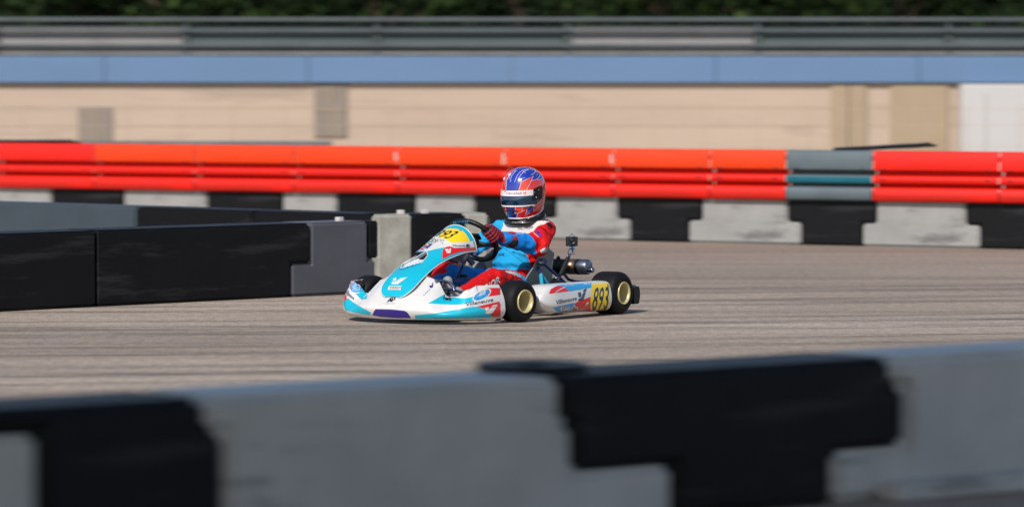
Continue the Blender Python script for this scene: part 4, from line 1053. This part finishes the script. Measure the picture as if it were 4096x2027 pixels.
q = wbox('door', wx(315), wx(452), WY - .02, wz(580), wz(428), .03, PAT, wall); r_ = Part(); r_.box((wx(383), -.024, wz(500)), (.018, .012, .46), BEI2, .002); r_.build('frame', q)
for a, b_ in ((3322, 3390), (3396, 3464), (3560, 3790)):
    wbox('pilaster', wx(a), wx(b_), WY - .04, 0, zc0 - .006, .05, BEI2, wall)
p = Part(); p.box((wx(4030), WY - .22, (zc0 - .01) / 2), (wx(4230) - wx(3830), .30, zc0 - .012), WHP, .03, None, 3); p.box((wx(3830) + .30, WY - .375, .7), (.006, .01, 1.3), CONC, 0)
tag(p.build('white_pier'), 'white painted pier in front of the beige wall at the right edge', 'pier')
# galvanised guard rail standing between the rail and the beige wall, left half
gr = bpy.data.objects.new('guard_rail', None); COL.objects.link(gr); gr.location = (0, 44.2, 0); tag(gr, 'grey metal guard rail behind the orange rail on the left', 'guard rail')
gz = 1.5 - (566 - YH) * 44.2 / FPX
p = Part(); rows = [[Vector((wx(240, 44.2) + (wx(1330, 44.2) - wx(240, 44.2)) * k / 6, -o, gz - z)) for o, z in ((0, 0), (.03, .03), (.04, .09), (.0, .14), (.0, .18), (.04, .23), (.03, .29), (0, .32))] for k in range(7)]
p.shell(rows, RAILM, -.006); p.build('rail_beam', gr)
for px in (300, 640, 980, 1290): q = Part(); q.box((wx(px, 44.2), .05, gz / 2), (.06, .06, gz), RAILM, .004); q.build('post', gr)
# thin wire fence
fe = bpy.data.objects.new('wire_fence', None); COL.objects.link(fe); fe.location = (0, 45, 0); tag(fe, 'thin wire fence with slender posts in front of the beige wall', 'fence')
FM = mat('thin_grey_wire', srgb(176, 156, 134), rough=.6)
p = Part()
for zz in (1.5 - (436 - YH) * 45 / FPX, 1.5 - (500 - YH) * 45 / FPX, .75): p.tube([(-15, 0, zz), (-5, 0, zz - .01), (5, 0, zz), (15, 0, zz - .01)], .0022, FM, 6)
p.build('wire', fe)
for k in range(-13, 14):
    q = Part(); x = wx(1980, 45) + k * .605 * 1.0; q.tube([(x, 0, 0), (x, 0, 1.5 - (420 - YH) * 45 / FPX)], .005, FM, 8); q.build('post', fe)
# railing above the wall
ra = bpy.data.objects.new('railing', None); COL.objects.link(ra); ra.location = (0, 49.2, 0); tag(ra, 'long grey railing with panels above the blue band', 'railing')
def rz(py): return CZ - (py - YH) * 49.2 / FPX
p = Part(); p.box((0, .25, (zc0 + rz(222)) / 2), (40, .9, rz(222) - zc0 - .06), CONC, .01); p.build('parapet_base', ra)
for py, hh in ((80, .05), (124, .035), (184, .045)):
    q = Part(); q.box((0, -.05, rz(py)), (40, .06, hh), RAILM, .012); q.build('rail', ra)
for k in range(-8, 9):
    q = Part(); q.box((k * 2.4 + .7, .0, (zc1 + rz(74)) / 2), (.06, .05, rz(74) - zc1), RAILM, .006); q.build('post', ra)
    if k < 8:
        q = Part(); lo_ = k < 3; zz0, zz1 = rz(208), rz(104 if lo_ else 140)
        q.box((k * 2.4 + 1.9, .03, (zz0 + zz1) / 2), (2.30, .012, zz1 - zz0), MESHM if (k % 3) else CONC, .002); q.build('panel', ra)
q = Part(); q.box((0, .02, rz(212)), (40, .05, .05), CONC, .008); q.build('kick_rail', ra)

# trees beyond
LEAF = [mat('leaf_dark', srgb(30, 44, 21), spec=.12, rough=.7, var=.5, vscale=3), mat('leaf_mid', srgb(46, 66, 29), spec=.12, rough=.7, var=.5, vscale=3), mat('leaf_light', srgb(62, 82, 38), spec=.12, rough=.7, var=.4, vscale=3)]
BARK = mat('bark', srgb(74, 62, 50), rough=.9, var=.4, vscale=12, bump=.5)
def crown(seed, w, h, n):
    rnd = random.Random(seed); p = Part()
    cl = [(Vector((rnd.uniform(-w, w) * .8, rnd.uniform(-w, w) * .8, .55 + rnd.random() * h)), rnd.uniform(.35, .75) * w) for _ in range(16)]
    for _ in range(n):
        c, r = rnd.choice(cl); d = Vector((rnd.gauss(0, 1), rnd.gauss(0, 1), rnd.gauss(0, 1))).normalized() * r * rnd.random() ** .4
        q = c + d; q.z = max(q.z, .3)
        s = rnd.uniform(.05, .11); a = Vector((rnd.gauss(0, 1), rnd.gauss(0, 1), rnd.gauss(0, 1))).normalized(); b_ = a.orthogonal().normalized(); e_ = a.cross(b_)
        p.add([q - b_ * s, q + e_ * s * .5, q + b_ * s, q - e_ * s * .5 + a * s * .2], [[0, 1, 2, 3]], LEAF[int(rnd.random() ** 2.2 * 3)], False)
    return p
crowns = []
for k in range(4):
    t = bpy.data.objects.new('tree', None); COL.objects.link(t); c = crown(20 + k, 1.5, 3.6, 5200).build('crown', t)
    tr = Part(); tr.tube([(0, 0, 0), (.04, 0, 1.2), (-.03, .03, 2.4), (.02, 0, 3.6)], [.17, .13, .10, .05], BARK, 10)
    for a in range(5): an = a * 1.26; tr.tube([(0, 0, 1.2 + .4 * a), (math.cos(an) * .5, math.sin(an) * .5, 1.8 + .4 * a), (math.cos(an) * 1.0, math.sin(an) * 1.0, 2.2 + .4 * a)], [.07, .045, .015], BARK, 8)
    tr.build('trunk', t); crowns.append(t)
where = ['behind the left edge of the railing', 'second from the left behind the railing', 'above the left dark double door in the beige wall', 'left of the middle above the railing', 'above the kart’s number panel', 'directly above the driver’s helmet', 'right of the middle above the railing', 'above the wall right of the driver', 'above the grey rail section', 'second from the right behind the railing', 'behind the right edge of the railing', 'just beyond the right edge of the photo']
kinds = ['dense dark green tree', 'broad green tree', 'shaggy dark tree', 'leafy green tree']
xs = [-11.2, -8.9, -6.6, -4.5, -2.2, 0.1, 2.3, 4.4, 6.4, 8.6, 10.8, 13.2]
for i, x in enumerate(xs):
    src = crowns[i % 4]
    if i < 4: t = src
    else:
        t = src.copy(); COL.objects.link(t)
        for ch in [c for c in src.children]:
            c2 = ch.copy(); COL.objects.link(c2); c2.parent = t
    t.location = (x, 60 + 2.2 * ((i * 7) % 3), 0); t.rotation_euler = (0, 0, i * 1.1); s = 1.0 + .12 * ((i * 5) % 4); t.scale = (s, s, s)
    tag(t, kinds[i % 4] + ' ' + where[i], 'tree', 'trees beyond the wall')
hd = Part(); rnd = random.Random(3)
for _ in range(16000):
    q = Vector((rnd.uniform(-22, 22), 70 + rnd.gauss(0, .8), rnd.uniform(.0, 5.0) + .5 * noise.noise(Vector((_ * .01, 0, 0)))))
    s = rnd.uniform(.12, .24); a = Vector((rnd.gauss(0, .6), -1, rnd.gauss(0, .6))).normalized(); b_ = a.orthogonal().normalized(); e_ = a.cross(b_)
    hd.add([q - b_ * s, q + e_ * s * .6, q + b_ * s, q - e_ * s * .6], [[0, 1, 2, 3]], LEAF[0 if rnd.random() < .75 else 1], False)
tag(hd.build('woodland'), kind='stuff')

# dark green slope added behind the trees to block bright sky between the leaves
GRS = mat('dark_grass', srgb(34, 46, 24), rough=.9, spec=.1, var=.5, vscale=.8)
hp_ = Part(); rows = []
for i in range(25):
    y = 74 + i * 4.5
    rows.append([Vector((x, y, -.1 + 14 * (1 - math.exp(-(i / 5.) ** 1.4)) * (1 + .25 * noise.noise(Vector((x * .03, y * .03, 0)))) + .3 * noise.noise(Vector((x * .3, y * .3, 2))))) for x in range(-160, 161, 5)])
hp_.grid(rows, GRS); tag(hp_.build('sky_blocking_slope'), kind='structure')

# rubber marks laid by karts following the bend
tm = bpy.data.materials.new('rubber_marks'); tm.use_nodes = True; n_ = tm.node_tree; b_ = n_.nodes['Principled BSDF']; b_.inputs['Base Color'].default_value = (.07, .064, .06, 1); b_.inputs['Roughness'].default_value = .8
tc_ = n_.nodes.new('ShaderNodeTexCoord'); mp_ = n_.nodes.new('ShaderNodeMapping'); mp_.inputs['Scale'].default_value = (.5, 7, 1); n_.links.new(tc_.outputs['Object'], mp_.inputs['Vector'])
tx_ = n_.nodes.new('ShaderNodeTexNoise'); tx_.inputs['Scale'].default_value = 1.4; tx_.inputs['Detail'].default_value = 6; n_.links.new(mp_.outputs[0], tx_.inputs['Vector'])
mr_ = n_.nodes.new('ShaderNodeMapRange'); mr_.inputs['From Min'].default_value = .38; mr_.inputs['From Max'].default_value = .66; mr_.inputs['To Max'].default_value = .32; n_.links.new(tx_.outputs['Fac'], mr_.inputs['Value']); n_.links.new(mr_.outputs[0], b_.inputs['Alpha'])
rp_ = Part()
for off, wd in ((-2.6, .16), (-2.2, .26), (-.4, .20), (.9, .34), (1.75, .16), (3.4, .26), (5.2, .2)):
    for tr in (0, 1.15):
        row = []
        for k in range(61):
            x = -11 + 22 * k / 60; y = 22.2 + off + tr * .5 + .012 * (x - 1.0 - off * .3) ** 2 + .22 * x + .15 * math.sin(x * .35 + off * 2)
            row.append([Vector((x, y, .004)), Vector((x - .05 * wd, y + wd, .004))])
        rp_.grid(row, tm, smooth=False)
tag(rp_.build('tyre_marks'), kind='structure')

# ------------------------------------------------------------------ light, sky, camera
AZ, EL = R(67), R(39)
sd = Vector((-math.cos(AZ) * math.cos(EL), -math.sin(AZ) * math.cos(EL), math.sin(EL)))
sl = bpy.data.lights.new('sun', 'SUN'); sl.energy = 3.7; sl.angle = R(.53); sl.color = (1, .95, .87)
so = bpy.data.objects.new('sun', sl); COL.objects.link(so); so.rotation_euler = sd.to_track_quat('Z', 'Y').to_euler(); so.location = (-20, -20, 30)
w = bpy.data.worlds.new('World'); SC.world = w; w.use_nodes = True
sk_ = w.node_tree.nodes.new('ShaderNodeTexSky'); sk_.sky_type = 'NISHITA'; sk_.sun_disc = False; sk_.sun_elevation = EL; sk_.sun_rotation = math.atan2(sd.x, sd.y)
w.node_tree.links.new(sk_.outputs[0], w.node_tree.nodes['Background'].inputs[0]); w.node_tree.nodes['Background'].inputs[1].default_value = .125
cd = bpy.data.cameras.new('camera'); co = bpy.data.objects.new('camera', cd); COL.objects.link(co); SC.camera = co
cd.sensor_width = 36; cd.lens = FPX / 4096 * 36; cd.clip_end = 1000; cd.clip_start = .1
co.location = CAM; co.rotation_euler = (math.pi / 2 - PITCH, 0, 0)
cd.dof.use_dof = True; cd.dof.focus_distance = 24.7; cd.dof.aperture_fstop = 2.0; cd.dof.aperture_ratio = .5
SC.view_settings.view_transform = 'Standard'; SC.view_settings.look = 'None'; SC.view_settings.exposure = .10; SC.view_settings.gamma = 1
SC.cycles.use_denoising = True
